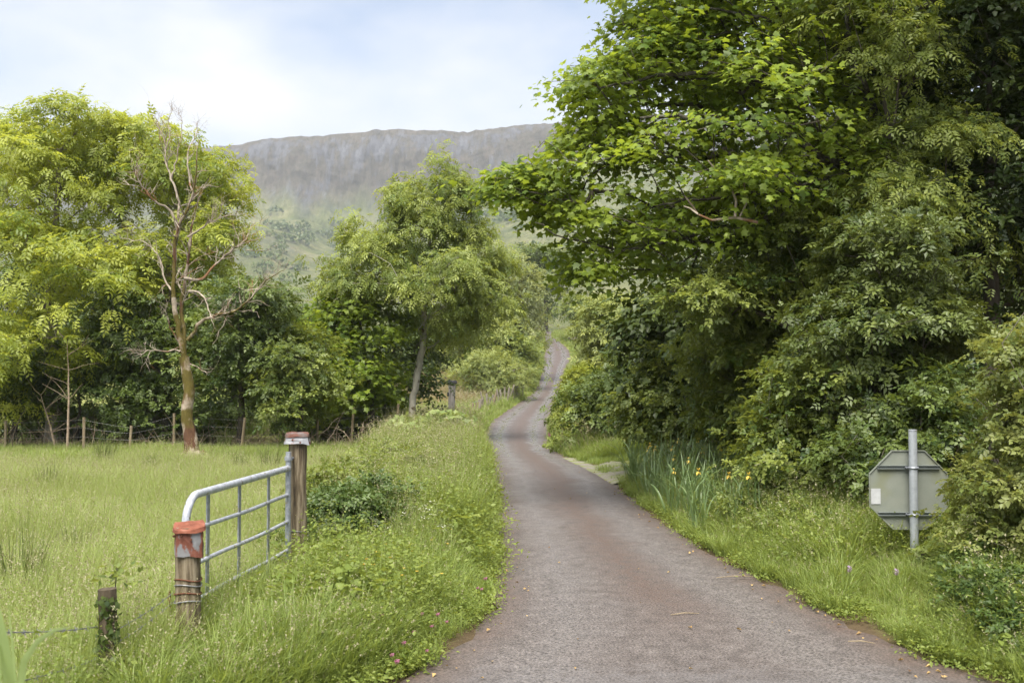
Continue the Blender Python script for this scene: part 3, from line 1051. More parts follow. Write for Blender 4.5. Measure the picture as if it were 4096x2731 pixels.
for nm, lb, px, Yd, el, mt, tp, sz, cl, sd in LEFT_SHRUBS:
    b = gp(px, Yd)
    top = W(el[0][0], el[0][1], Yd)
    tree(nm, lb, 'bush', [b - (0, 0, .1), b + (top - b) * .4 + (.1, 0, 0), b + (top - b) * .8],
         [E(ex, ey, Yd, rx, ry_, 1.6) for ex, ey, rx, ry_ in el], mt, tp, sz * 1.1, int(cl * .7), 6, 9, .46, .36, 200 + sd, 'bark_dark', .10, .006)

# a line of darker trees farther back closes the view under the crowns
BACK = [
    ('tall dark tree closing the view behind the left-edge ash', 40, 44, [(30, 330, 50, 70), (70, 300, 45, 60)], 'dark', 90, 1),
    ('dark tree behind the bushes right of the dead tree', 235, 42, [(235, 350, 45, 60), (205, 320, 40, 50)], 'dark', 80, 2),
    ('dark tree seen between the round bush and the sycamore bush', 315, 46, [(312, 385, 30, 45), (330, 370, 26, 40)], 'haw_dark', 50, 3),
    ('dark tree behind the sycamore bush and the leaning ash trunk', 385, 43, [(380, 355, 42, 40), (400, 395, 34, 40), (350, 390, 40, 40), (430, 335, 26, 24)], 'dark', 95, 5),
    ('dark tree standing in the gap left of the dead trunk', 130, 41, [(130, 330, 50, 70), (160, 310, 35, 50)], 'dark', 80, 4),
]
for lb, px, Yd, el, mt, cl, sd in BACK:
    b = gp(px, Yd)
    top = W(el[0][0], el[0][1], Yd)
    tree('hedgerow_tree', lb, 'tree', [b - (0, 0, .1), b + (top - b) * .5, b + (top - b) * .9],
         [E(ex, ey, Yd, rx, ry_, 2.0) for ex, ey, rx, ry_ in el], mt, 'small', .30, cl, 6, 9, .6, .55, 230 + sd, 'bark_dark', .14, .008)

# beyond the bend, left
FAR_L = [
    ('birch_tree', 'pale silvery-green birch leaning over the lane beyond the bend', 520, 92, [(505, 300, 28, 42), (520, 335, 18, 36), (528, 300, 12, 35), (490, 325, 25, 32)], 'birch', 'small', .42, 140, 1, 'bark'),
    ('willow_bush', 'round bright willow bush above the leaning roadside stakes', 485, 74, [(488, 372, 32, 20), (470, 378, 20, 14), (505, 376, 22, 17)], 'willow', 'willow', .34, 80, 2, 'bark'),
    ('birch_tree', 'greyish-green birch between the feathery ash and the pale birch', 480, 86, [(480, 345, 26, 30), (465, 335, 22, 28), (500, 350, 26, 30)], 'willow', 'small', .40, 90, 3, 'bark'),
    ('roadside_tree', 'leafy mid-green tree at the left verge where the lane starts climbing', 518, 84, [(516, 358, 12, 24), (508, 370, 14, 16)], 'haw', 'small', .38, 55, 4, 'bark_dark'),
    ('hedgerow_tree', 'dark green tree in the meadow gap behind the leaning ash trunk', 452, 96, [(452, 345, 26, 24), (435, 340, 20, 22), (468, 352, 20, 16)], 'haw_dark', 'small', .46, 80, 5, 'bark_dark'),
    ('hedgerow_tree', 'dark tree at the top of the lane behind the pale birch', 546, 165, [(546, 285, 20, 36), (556, 275, 14, 30), (536, 270, 14, 26)], 'haw_dark', 'small', .7, 80, 6, 'bark_dark'),
    ('hedgerow_tree', 'greyish round tree on the skyline of the lane', 540, 190, [(540, 262, 26, 18), (522, 268, 18, 16)], 'birch', 'small', .8, 55, 7, 'bark'),
    ('hedgerow_tree', 'small hazy tree at the foot of the hillside left of the sycamore bush', 292, 120, [(292, 318, 16, 12), (280, 324, 14, 10), (305, 322, 12, 10)], 'haw_dark', 'small', .6, 45, 8, 'bark_dark'),
]
for nm, lb, px, Yd, el, mt, tp, sz, cl, sd, bk in FAR_L:
    b = gp(px, Yd)
    top = W(el[0][0], el[0][1], Yd)
    tree(nm, lb, 'tree' if 'tree' in nm else 'bush', [b - (0, 0, .2), b + (top - b) * .5, b + (top - b) * .95],
         [E(ex, ey, Yd, rx, ry_, rx * Yd / FPX * .8) for ex, ey, rx, ry_ in el], mt, tp, sz, cl, 6, 9, Yd * .011, Yd * .0095, 260 + sd, bk, .0022 * Yd, .0002 * Yd)

# ================================================================== TREES, right of the lane
tree('sycamore_tree', 'big sycamore reaching its leafy boughs out over the lane', 'tree',
     [gp(905, 17.5) - (0, 0, .1), W(902, 380, 17.5), W(890, 280, 17.5), W(880, 190, 17.2), W(878, 100, 17), W(880, 0, 17), W(876, -80, 17)],
     [E(622, 95, 17, 52, 44, 1.3), E(600, 92, 17, 36, 34, 1.1), E(580, 150, 17, 28, 20, .9), E(595, 130, 17, 24, 22, .9), E(514, 186, 17.5, 27, 13, .7), E(520, 188, 17.5, 30, 13, .7), E(508, 190, 17.5, 20, 11, .6), E(525, 182, 17.5, 32, 16, .8), E(545, 178, 17.3, 30, 18, .8), E(500, 186, 17.5, 18, 10, .5), E(540, 200, 17.4, 26, 14, .7), E(555, 205, 17.3, 28, 18, .8), E(655, 35, 17, 36, 30, 1.3), E(595, 270, 17, 36, 20, 1.0), E(640, 170, 16.6, 70, 42, 1.6), E(590, 250, 17, 42, 34, 1.2), E(650, 235, 17, 60, 42, 1.5),
      E(690, 70, 17, 75, 50, 1.8), E(685, 5, 17.3, 50, 36, 1.6), E(750, 120, 16.2, 90, 60, 2.0), E(760, 30, 17, 90, 55, 2.2), E(740, 195, 16, 70, 40, 1.5), E(850, 60, 16.8, 90, 80, 2.2), E(820, 160, 16.4, 70, 45, 1.6), E(700, -60, 17, 120, 50, 2.4), E(930, -90, 13.5, 120, 60, 1.8)],  # last lobe hangs unseen overhead, added to darken the hedge
     'maple', 'maple', .114, 600, 7, 10, .35, .34, 301, 'bark_dark', .24, .006, droop=.45, hang=.35, up_w=.95, shell=.45, lower=.45, bf=.25, wood_every=2)

RIGHT = [  # crown lobes past the right edge are unseen, added to darken the hedge
    # name, label, category, base px, depth, ellipsoids(px,py,rx,ry,rd), material, template, size, clumps, tips, per, spread, R, seed
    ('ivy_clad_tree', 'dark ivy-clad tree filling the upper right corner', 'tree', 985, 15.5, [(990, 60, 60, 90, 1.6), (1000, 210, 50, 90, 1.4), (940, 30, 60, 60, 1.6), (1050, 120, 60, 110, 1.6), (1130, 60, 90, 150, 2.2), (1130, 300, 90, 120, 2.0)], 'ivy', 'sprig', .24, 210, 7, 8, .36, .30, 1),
    ('ash_tree', 'ash with light feathery leaves among the dark trees at upper right', 'tree', 925, 15.2, [(880, 70, 60, 45, 1.2), (850, 20, 45, 40, 1.0), (930, 150, 50, 40, 1.2), (960, 240, 40, 40, 1.0), (890, 200, 50, 30, 1.0)], 'ash', 'pinnate', .20, 100, 6, 9, .34, .28, 2),
    ('holly_tree', 'dark glossy holly standing above the hawthorn hedge behind the road sign', 'tree', 875, 14.2, [(880, 260, 50, 50, 1.1), (860, 330, 60, 55, 1.2), (905, 330, 55, 65, 1.2), (880, 400, 65, 50, 1.1), (935, 390, 45, 60, 1.0)], 'dark_gloss', 'holly', .155, 150, 7, 8, .28, .24, 3),
    ('hawthorn_tree', 'broad sunlit hawthorn spilling over the verge between irises and sign', 'tree', 765, 17.8, [(780, 310, 50, 45, 1.2), (745, 365, 50, 50, 1.3), (805, 380, 55, 55, 1.3), (745, 415, 45, 36, 1.0), (795, 440, 50, 36, 1.1)], 'haw', 'sprig', .185, 165, 7, 8, .34, .27, 4),
    ('hawthorn_tree', 'hawthorn with drooping light sprays between the broad hawthorn and the sign', 'tree', 820, 14.4, [(815, 400, 45, 50, .9), (790, 450, 45, 40, .8), (850, 450, 45, 45, .8), (820, 490, 50, 26, .8)], 'haw', 'sprig', .155, 115, 7, 8, .27, .23, 16),
    ('elder_bush', 'light leafy elder filling the gap between hawthorn and holly', 'bush', 835, 16.2, [(830, 290, 45, 45, 1.0), (800, 250, 45, 40, 1.0), (850, 230, 40, 40, 1.0), (720, 300, 50, 34, 1.0)], 'haw', 'sprig', .17, 95, 7, 8, .34, .27, 17),
    ('thorn_bush', 'shadowy thorn thicket low behind the road sign', 'bush', 890, 12.9, [(885, 470, 50, 45, .8), (935, 440, 50, 60, .9), (960, 500, 45, 40, .7)], 'haw_dark', 'sprig', .145, 90, 7, 8, .25, .22, 5),
    ('hawthorn_bush', 'pale-tipped hawthorn at the right edge overlapping the road sign', 'bush', 1035, 9.4, [(1020, 430, 28, 46, .4), (1000, 500, 26, 34, .4), (1035, 370, 34, 60, .5), (1015, 540, 34, 40, .4), (1060, 470, 45, 110, .6), (1110, 430, 60, 110, .9), (972, 470, 9, 12, .15), (968, 500, 8, 6, .15)], 'haw_light', 'sprig', .115, 115, 7, 9, .17, .16, 6),
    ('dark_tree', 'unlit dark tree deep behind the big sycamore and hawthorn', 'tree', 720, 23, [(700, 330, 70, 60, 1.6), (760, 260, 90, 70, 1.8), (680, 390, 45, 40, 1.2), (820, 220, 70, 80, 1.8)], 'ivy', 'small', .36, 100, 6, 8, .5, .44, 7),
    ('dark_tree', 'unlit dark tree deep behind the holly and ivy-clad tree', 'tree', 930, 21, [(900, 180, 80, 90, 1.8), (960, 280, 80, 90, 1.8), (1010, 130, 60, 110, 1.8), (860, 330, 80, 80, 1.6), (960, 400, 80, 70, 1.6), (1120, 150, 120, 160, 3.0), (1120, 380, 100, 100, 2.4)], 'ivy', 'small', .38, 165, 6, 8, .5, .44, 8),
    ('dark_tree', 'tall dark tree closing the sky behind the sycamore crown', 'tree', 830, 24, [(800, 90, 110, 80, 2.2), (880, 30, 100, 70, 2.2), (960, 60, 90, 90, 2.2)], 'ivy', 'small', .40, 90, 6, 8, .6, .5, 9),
    ('hazel_bush', 'dark hazel bush at the grassy inner corner of the bend', 'bush', 622, 30, [(620, 395, 34, 36, 1.2), (655, 380, 36, 45, 1.3), (590, 415, 30, 28, 1.0), (640, 420, 40, 24, 1.1)], 'haw_dark', 'sprig', .24, 120, 6, 9, .40, .33, 10),
    ('willow_tree', 'light green willow behind the hazel on the right of the bend', 'tree', 612, 42, [(620, 330, 34, 28, 1.5), (645, 335, 36, 36, 1.8), (604, 318, 18, 18, 1.0), (630, 370, 36, 30, 1.6), (604, 362, 14, 22, .9)], 'willow', 'willow', .36, 140, 6, 9, .5, .42, 11),
    ('gorse_bush', 'bright yellow-green shrub at the right edge of the bend', 'bush', 565, 34, [(579, 398, 13, 24, .6), (578, 420, 13, 16, .5), (584, 380, 10, 14, .5)], 'gorse', 'willow', .22, 60, 6, 9, .3, .26, 12),
    ('hawthorn_bush', 'spreading mid-green bush beneath the sycamore, behind the irises', 'bush', 680, 22.8, [(690, 380, 45, 45, 1.2), (715, 425, 40, 30, 1.0), (670, 430, 36, 24, 1.0), (650, 405, 30, 30, .9)], 'haw', 'sprig', .19, 120, 7, 8, .34, .27, 13),
    ('roadside_bush', 'pale bush on the right verge where the lane climbs', 'bush', 590, 75, [(606, 338, 16, 26, 1.3), (615, 318, 20, 22, 1.5), (598, 362, 8, 16, .7)], 'birch', 'small', .40, 75, 6, 9, .8, .65, 14),
    ('roadside_bush', 'green hedge bush at the right of the lane crest', 'bush', 575, 140, [(588, 322, 10, 16, 1.6), (580, 306, 12, 10, 1.8), (598, 318, 14, 20, 2)], 'haw', 'small', .6, 60, 6, 9, 1.2, 1.0, 15),
]
for nm, lb, ct, px, Yd, el, mt, tp, sz, cl, ti, per, sp, R_, sd in RIGHT:
    b = gp(px, Yd)
    top = W(el[0][0], el[0][1], Yd)
    bk = 'bark_dark' if 'dark' in lb or 'holly' in lb else 'bark'
    tree(nm, lb, ct, [b - (0, 0, .15), b + (top - b) * .3 + (.08, 0, 0), b + (top - b) * .65, b + (top - b) * .95],
         [E(ex, ey, Yd, rx, ry_, rd) for ex, ey, rx, ry_, rd in el], mt, tp, sz, cl, ti, per, sp, R_, 320 + sd, bk, .05 + .005 * Yd, .0045)
print('tris after trees', N_TRI[0])

# ================================================================== THE BARE TREE
def dead_tree():
    Yd = 25.0
    base = gp(193, Yd)
    root = thing('dead_tree', 'bare dead tree with peeling pinkish bark and moss, standing in the field', 'tree', base)
    r = np.random.default_rng(77)
    def path(pts, wob=0.02, dy=0.0):
        n = len(pts)
        out = []
        for i, (x, y) in enumerate(pts):
            p = W(x, y, Yd + dy * i / max(n - 1, 1))
            out.append(p)
        # smooth (catmull) resample
        out = [2 * out[0] - out[1]] + out + [2 * out[-1] - out[-2]]
        res = []
        for i in range(1, len(out) - 2):
            for t in np.linspace(0, 1, 5)[:-1]:
                p0, p1, p2, p3 = out[i - 1:i + 3]
                q = .5 * ((2 * p1) + (-p0 + p2) * t + (2 * p0 - 5 * p1 + 4 * p2 - p3) * t * t + (-p0 + 3 * p1 - 3 * p2 + p3) * t ** 3)
                res.append(q + r.normal(size=3) * wob)
        res.append(out[-2])
        return res
    def limb(pts, r0, r1, name, mat, dy=0.0, twigs=0, tw=.9, sides=8):
        P = path(pts, .014 if r0 < .1 else .010, dy)
        n = len(P)
        k0 = 1.0 if name == 'trunk' else .62
        rad = [k0 * (r0 + (r1 - r0) * (i / (n - 1)) ** .8) for i in range(n)]
        if name == 'trunk':
            P[0][2] = base[2] - .25
            for i in range(n):
                zz = P[i][2] - base[2]
                rad[i] *= 1 + .85 * math.exp(-max(zz, 0) / .40)
        mb = MB()
        mb.tube(P, rad, sides, jit=.07)
        o = mb.build(name, M[mat], root)
        if twigs:
            mt = MB()
            for k in range(int(twigs * 1.7)):
                i = r.integers(n // 3, n)
                p = P[i]
                t = P[min(i + 1, n - 1)] - P[max(i - 1, 0)]
                t = t / (np.linalg.norm(t) + 1e-9)
                d = unit(t * .7 + r.normal(size=3) * .6 + np.array([0, 0, .35]))
                L = tw * r.uniform(.35, 1.1)
                q = [p]
                for s_ in range(4):
                    d = unit(d + r.normal(size=3) * .25 + np.array([0, 0, .10]))
                    q.append(q[-1] + d * L / 4)
                rr = min(rad[i] * .6, .020)
                mt.tube(q, [rr * (1 - .22 * j) for j in range(5)], 4, cap=False)
                for s_ in range(3):
                    j = r.integers(1, 4)
                    d2 = unit(d + r.normal(size=3) * .7)
                    e = q[j] + d2 * L * .3
                    e2 = e + unit(d2 + r.normal(size=3) * .4) * L * .25
                    mt.tube([q[j], e, e2], [rr * .5, rr * .35, rr * .2], 3, cap=False)
            mt.build('twig_spray', M['dead_twig'], o)['kind'] = 'stuff'
        return o
    limb([(194, 467), (191, 440), (187, 412), (189, 385), (184, 356)], .165, .125, 'trunk', 'dead', sides=14)
    limb([(185, 360), (178.6, 330), (175, 310), (173.5, 292), (174.5, 266), (176, 241), (178.6, 226), (186, 212), (192, 196), (196, 172), (197, 150)], .135, .022, 'branch', 'dead', -.5, 16, .8)
    limb([(184, 358), (184, 335), (182, 305), (185, 279), (189, 254), (191, 228), (196, 205)], .11, .03, 'branch', 'dead', .4, 12, .8)
    limb([(178, 226), (168, 208), (153, 199), (143, 187), (135, 172), (137, 160)], .06, .012, 'branch', 'dead_twig', -.8, 12, .8)
    limb([(178, 218), (178, 197), (172, 178), (165, 160), (166, 146), (160, 130), (156, 118)], .055, .010, 'branch', 'dead_twig', .2, 12, .8)
    limb([(166, 148), (170, 134), (168, 120), (172, 108)], .032, .008, 'branch', 'dead_twig', .1, 8, .5)
    limb([(172, 178), (176, 160), (180, 140), (182, 122), (178, 112)], .035, .008, 'branch', 'dead_twig', -.1, 8, .6)
    limb([(192, 190), (187, 165), (190, 146), (196, 134), (197, 121)], .04, .009, 'branch', 'dead_twig', .4, 8, .5)
    limb([(188, 340), (201.5, 322), (217, 315), (240, 307), (255, 292), (270, 277), (284, 270)], .085, .010, 'branch', 'dead', -.8, 16, .8)
    limb([(185, 279), (201.5, 279), (214, 266), (230, 251), (245, 243), (258, 238)], .07, .010, 'branch', 'dead_twig', .6, 14, .8)
    limb([(240, 246), (247, 236), (254, 222)], .02, .006, 'branch', 'dead_twig', .6, 5, .4)
    limb([(246, 250), (262, 250), (278, 245)], .018, .006, 'branch', 'dead_twig', .6, 5, .4)
    limb([(189, 236), (204, 226), (219, 218), (240, 214)], .045, .010, 'branch', 'dead_twig', -.5, 12, .7)
    limb([(188, 290), (201.5, 294), (207, 305), (213, 318), (225, 312)], .04, .010, 'branch', 'dead_twig', -.6, 8, .6)
    limb([(184, 352), (176, 350), (163, 350.5), (148, 350), (140, 356)], .05, .012, 'branch', 'dead_twig', -.7, 8, .6)
    limb([(181, 346), (172, 330), (168, 318), (165, 305)], .03, .008, 'branch', 'dead_twig', -.5, 8, .5)
    limb([(172, 290), (165, 280), (158, 254), (145, 243), (122, 238)], .045, .010, 'branch', 'dead_twig', .5, 8, .7)
    limb([(188, 362), (198, 367), (207, 372), (214, 368)], .025, .006, 'branch', 'dead_twig', -.5, 5, .4)
    # roots
    for k, (dx, dy, ln) in enumerate([(.55, -.35, 1), (-.35, -.5, 1), (.1, -.65, .9), (.75, .1, 1), (-.6, .1, .9)]):
        mb = MB()
        b0 = base + np.array([dx * .25, dy * .25, .38])
        mb.tube([b0, base + np.array([dx * .6, dy * .6, .16]), base + np.array([dx, dy, .0]), base + np.array([dx * 1.4, dy * 1.4, -.12])], [.12, .10, .07, .04], 8, jit=.1)
        mb.build('root', M['dead'], root)
dead_tree()

# bare saplings and brushwood under the hedgerow
def bare_sapling(px, Yd, height, lean, label, seed):
    r = np.random.default_rng(seed)
    b = gp(px, Yd)
    root = thing('bare_sapling', label, 'sapling', b)
    mb = MB()
    q = [b - (0, 0, .1)]
    d = np.array([lean, 0, 1.])
    for k in range(8):
        d = unit(d + r.normal(size=3) * .10)
        q.append(q[-1] + d * height / 8)
    mb.tube(q, [.045 * (1 - .1 * k) for k in range(9)], 6, jit=.08)
    mb.build('stem', M['twig'], root)
    for k in range(9):
        i = r.integers(3, 9)
        d = unit(np.array([r.choice([-1, 1]) * r.uniform(.6, 1), r.normal() * .4, r.uniform(.0, .9)]))
        p = [q[i]]
        for s_ in range(4):
            d = unit(d + r.normal(size=3) * .15 + np.array([0, 0, .05]))
            p.append(p[-1] + d * r.uniform(.15, .3))
        m2 = MB()
        m2.tube(p, [.014, .012, .010, .007, .004], 4, cap=False)
        m2.build('branch', M['twig'], root)
bare_sapling(67, 29.5, 3.6, .05, 'thin bare sapling with sideways twigs before the left-edge thicket', 1)
bare_sapling(58, 30.5, 2.0, -.12, 'short crooked bare sapling beside the taller bare one', 2)

def bramble_tangle():
    r = np.random.default_rng(9)
    mb = MB()
    for k in range(420):
        px = r.uniform(-10, 410)
        Yd = r.uniform(30.4, 35)
        p = gp(px, Yd)
        d = unit(np.array([r.normal(), r.normal() * .4, r.uniform(.15, 1.3)]))
        q = [p]
        L = r.uniform(.6, 1.7)
        for s_ in range(5):
            d = unit(d + r.normal(size=3) * .3 - np.array([0, 0, .10]))
            q.append(q[-1] + d * L / 5)
        rr = r.uniform(.006, .022)
        mb.tube(q, [rr * (1 - .15 * j) for j in range(6)], 3, cap=False)
    o = mb.build('brushwood', M['twig'])
    tag(o, 'tangle of dry brown stems under the hedgerow trees behind the field fence', 'brushwood', kind='stuff')
bramble_tangle()

# ================================================================== GATE AND POSTS
HP = W(295, 380, 10.55)
HP[2] = float(h(HP[0], HP[1]))
g_hinge = np.array([W(289, 380, 10.45)[0], 10.45])
g_near = np.array([-2.56, 7.86])
gdir = (g_near - g_hinge) / np.linalg.norm(g_near - g_hinge)
glen = float(np.linalg.norm(g_near - g_hinge))
def gpt(t, z):
    q = g_hinge + gdir * t
    return np.array([q[0], q[1], z])
GB, GT = .16, 1.285
gate = thing('field_gate', 'galvanised tubular field gate with rounded corner, between two capped posts', 'gate', (g_hinge[0], g_hinge[1], 0.0))
mb = MB()
rr = .032
arc = [gpt(t, GT) for t in np.linspace(0, glen - .22, 8)]
for a in np.linspace(0, math.pi / 2, 8)[1:]:
    arc.append(gpt(glen - .22 + .22 * math.sin(a), GT - .22 + .22 * math.cos(a)))
arc += [gpt(glen, z) for z in np.linspace(GT - .35, GB, 6)]
mb.tube(arc, rr, 14)
mb.build('top_rail', M['rail'], gate)
for k in range(1, 5):
    z = GT - k * (GT - GB) / 4 + [0, .0, .005, -.004, .0][k]
    mb = MB()
    mb.tube([gpt(t, z + .006 * math.sin(t * 3 + k)) for t in np.linspace(.0, glen - .01, 10)], .0185, 10)
    mb.build('rail', M['rail'], gate)
for t in (.62, 1.42, 2.15):
    mb = MB()
    a = gpt(t, 0)
    n_ = np.array([-gdir[1], gdir[0]])
    mb.box((a[0], a[1], (GT + GB) / 2 - .04), (.012, .062, GT - GB + .06), math.atan2(gdir[1], gdir[0]) - math.pi / 2)
    mb.build('upright', M['galv'], gate, bevel=.003)
mb = MB()
mb.tube([gpt(-.005, z) for z in (GB - .05, .4, .8, GT + .17)], .030, 12)
mb.build('hinge_stile', M['galv'], gate)
for z in (GT + .10, GB + .12):
    mb = MB()
    mb.tube([gpt(-.005, z - .02), gpt(-.005, z + .02)], .042, 12)
    hq = gpt(-.005, z)
    mb.tube([hq, (HP[0], HP[1], z)], .012, 8)
    mb.build('hinge', M['galv'], gate)

def gate_post(x, y, ztop, rad, label, cap_fn, mat, lean=0.0, wraps=()):
    b = np.array([x, y, float(h(x, y))])
    root = thing('gate_post', label, 'gate post', b)
    mb = MB()
    zs = np.linspace(-.3, ztop - b[2], 9)
    mb.tube([b + np.array([lean * z + .006 * math.sin(z * 5), .004 * math.cos(z * 4), z]) for z in zs], [rad * (1.03 - .03 * k / 8) for k in range(9)], 14, jit=.025)
    mb.build('post', M[mat], root)
    cap_fn(root, b + np.array([lean * (ztop - b[2]), 0, ztop - b[2]]), rad)
    for z, m_ in wraps:
        mb = MB()
        ring = [b + np.array([(rad * 1.03 + .004) * math.cos(a) + lean * z, (rad * 1.03 + .004) * math.sin(a), z + .012 * math.sin(a * 2 + z * 9)]) for a in np.linspace(0, 2 * math.pi, 18)]
        mb.tube(ring, .005, 5, cap=False)
        mb.build('wire_wrap', M[m_], root)
    return root, b

def tin_cap(root, top, rad, skirt, mat_side, mat_top, flare, seed=0, tilt=.02, turn=.35, over=.012):
    """a sheet of roofing tin folded over the post head: creased square skirt, bent lid, ragged lower edge"""
    r = np.random.default_rng(seed)
    S = 16
    def rim(f, extra=0.0):
        out = []
        for k in range(S):
            a = 2 * math.pi * k / S + turn
            c, s_ = math.cos(2 * math.pi * k / S), math.sin(2 * math.pi * k / S)
            sq = 1 / max(abs(c), abs(s_)) ** .75
            out.append((a, rad * (1.10 + flare * f) * sq + extra))
        return out
    rows = 5
    vs, fs = [], []
    rag = [r.uniform(.82, 1.12) for _ in range(S)]
    crease = [r.normal() * .005 for _ in range(S)]
    for i in range(rows):
        f = i / (rows - 1)
        for k, (a, rd) in enumerate(rim(f)):
            q = rd + crease[k] * f + r.normal() * .0025
            z = -skirt * f * (1 + (rag[k] - 1) * f) - tilt * math.sin(a) * -1.0 * (1 - f)
            vs.append(top + np.array([q * math.cos(a), q * math.sin(a), z]))
    for i in range(rows - 1):
        for k in range(S):
            k2 = (k + 1) % S
            fs.append((i * S + k, (i + 1) * S + k, (i + 1) * S + k2, i * S + k2))
    mb = MB()
    mb.add(vs, fs)
    o = mb.build('tin_skirt', M[mat_side], root, smooth=False)
    md = o.modifiers.new('thick', 'SOLIDIFY')
    md.thickness = .003
    vs = [top + np.array([0, 0, .022])]
    for fr, dz in ((.6, .018), (1.0, .010), (1.06, -.012)):
        for k, (a, rd) in enumerate(rim(0, over * (fr > .9))):
            q = rd * fr
            vs.append(top + np.array([q * math.cos(a), q * math.sin(a), dz + tilt * math.sin(a) * fr + r.normal() * .004 - (.010 * r.random() if fr > 1.03 else 0)]))
    fs = [(0, 1 + k, 1 + (k + 1) % S) for k in range(S)]
    for q in range(2):
        for k in range(S):
            k2 = (k + 1) % S
            fs.append((1 + q * S + k, 1 + (q + 1) * S + k, 1 + (q + 1) * S + k2, 1 + q * S + k2))
    mb = MB()
    mb.add(vs, fs)
    t = mb.build('tin_lid', M[mat_top], root, smooth=False)
    md = t.modifiers.new('thick', 'SOLIDIFY')
    md.thickness = .003
    for ax, az in ((-1.75, -.05), (-1.15, -.08), (-2.5, -.06)):
        m2 = MB()
        rd = rad * (1.16 + flare * .4)
        p = top + np.array([rd * math.cos(ax), rd * math.sin(ax), az])
        m2.tube([p, p + np.array([math.cos(ax), math.sin(ax), 0]) * .014], .009, 8)
        m2.build('nail', M['rust'], o)

NPX = W(188, 522, 7.55)
gp1, b1 = gate_post(NPX[0], 7.55, NPX[2] - .03, .092, 'short timber gate post under a rusty red tin cap, nearest the camera',
                    lambda r_, t_, q: tin_cap(r_, t_, q, .215, 'rust_cap', 'rust_top', .02, seed=3, tilt=.022), 'post_wood', .01,
                    wraps=((.60, 'rust'), (.56, 'wire'), (.50, 'rust'), (.44, 'wire')))
HT = W(296, 431, 10.6)
gp2, b2 = gate_post(HT[0] + .03, 10.62, HT[2] - .03, .098, 'tall weathered timber gate post with crumpled grey tin cap, carrying the gate hinges',
                    lambda r_, t_, q: tin_cap(r_, t_, q, .105, 'grey_cap', 'rust_dark', .34, seed=8, tilt=.008, turn=.2), 'post_wood', -.012,
                    wraps=((.55, 'wire'), (.33, 'rust')))
# hanging chain on the near post
ch = thing('gate_chain', 'rusty chain hanging on the left side of the short capped post', 'chain', (b1[0] - .11, 7.5, b1[2] + .3))
for k in range(7):
    mb = MB()
    c = np.array([b1[0] - .115, 7.5, b1[2] + .50 - k * .034])
    ring = []
    for a in np.linspace(0, 2 * math.pi, 11):
        ring.append(c + (np.array([.010 * math.cos(a), 0, .022 * math.sin(a)]) if k % 2 else np.array([0, .010 * math.cos(a), .022 * math.sin(a)])))
    mb.tube(ring, .0045, 5, cap=False)
    mb.build('chain_link', M['rust'], ch)

# front-left wire fence: old post with ivy, barbed strands
FP = W(108, 588, 6.7)
fb = np.array([FP[0], 6.7, float(h(FP[0], 6.7))])
ff = thing('wire_fence', 'barbed wire fence on a dark ivy-grown post in the lower left corner', 'fence', fb)
mb = MB()
mb.tube([fb + np.array([.02 - .035 * z, 0, z]) for z in np.linspace(-.2, FP[2] - fb[2], 7)], [.060] * 7, 9, jit=.06)
post = mb.build('post', M['post_old'], ff)
r = np.random.default_rng(4)
n = 190
zz = r.uniform(.05, (FP[2] - fb[2]) * .93, n)
aa = r.uniform(-math.pi, -.1, n)
nn = np.stack([np.cos(aa), np.sin(aa), r.normal(size=n) * .2], 1)
pp = fb + np.stack([.02 - .035 * zz, np.zeros(n), zz], 1) + nn * .068
keep = r.random(n) < .75 + .25 * (np.sin(zz * 6 + aa * 2) > -.2)
V, T, rn = place([t_leaf(.95, .05)], pp[keep], unit(np.stack([r.normal(size=n) * .6, r.normal(size=n) * .2, -.5 + r.normal(size=n) * .5], 1))[keep], nn[keep], r.uniform(.03, .055, n)[keep], r)
link('ivy', np_mesh('ivy', V - fb, T, {'rnd': rn}, mats=[M['ivy']]), ff)['kind'] = 'stuff'
def barbed(pts, parent, sag=.03, barbs=.16):
    a, b = np.array(pts[0]), np.array(pts[1])
    L = np.linalg.norm(b - a)
    P = [a + (b - a) * t - np.array([0, 0, sag * 4 * t * (1 - t)]) for t in np.linspace(0, 1, 24)]
    mb = MB()
    for s_ in (0, math.pi):
        mb.tube([p + np.array([0, .003 * math.cos(i * 1.4 + s_), .003 * math.sin(i * 1.4 + s_)]) for i, p in enumerate(P)], .0022, 4, cap=False)
    o = mb.build('wire', M['wire'], parent)
    for k in range(1, int(L / barbs)):
        t = k * barbs / L
        p = a + (b - a) * t - np.array([0, 0, sag * 4 * t * (1 - t)])
        m2 = MB()
        m2.tube([p + np.array([-.006, 0, .018]), p, p + np.array([.006, 0, -.018])], .003, 4)
        m2.tube([p + np.array([.010, .004, .012]), p, p + np.array([-.010, -.004, -.012])], .003, 4)
        m2.build('barb', M['wire'], o)
pw1, pw2 = b1 + (-.1, -.02, .50), b1 + (-.1, -.02, .43)
barbed((pw1, fb + (.03, -.06, .43)), ff, .02)
barbed((pw2, fb + (.03, -.06, .34)), ff, .02)
barbed((fb + (-.05, -.03, .47), W(-30, 630, 5.2)), ff, .02)
barbed((fb + (-.05, -.03, .26), W(-30, 690, 5.2)), ff, .02)

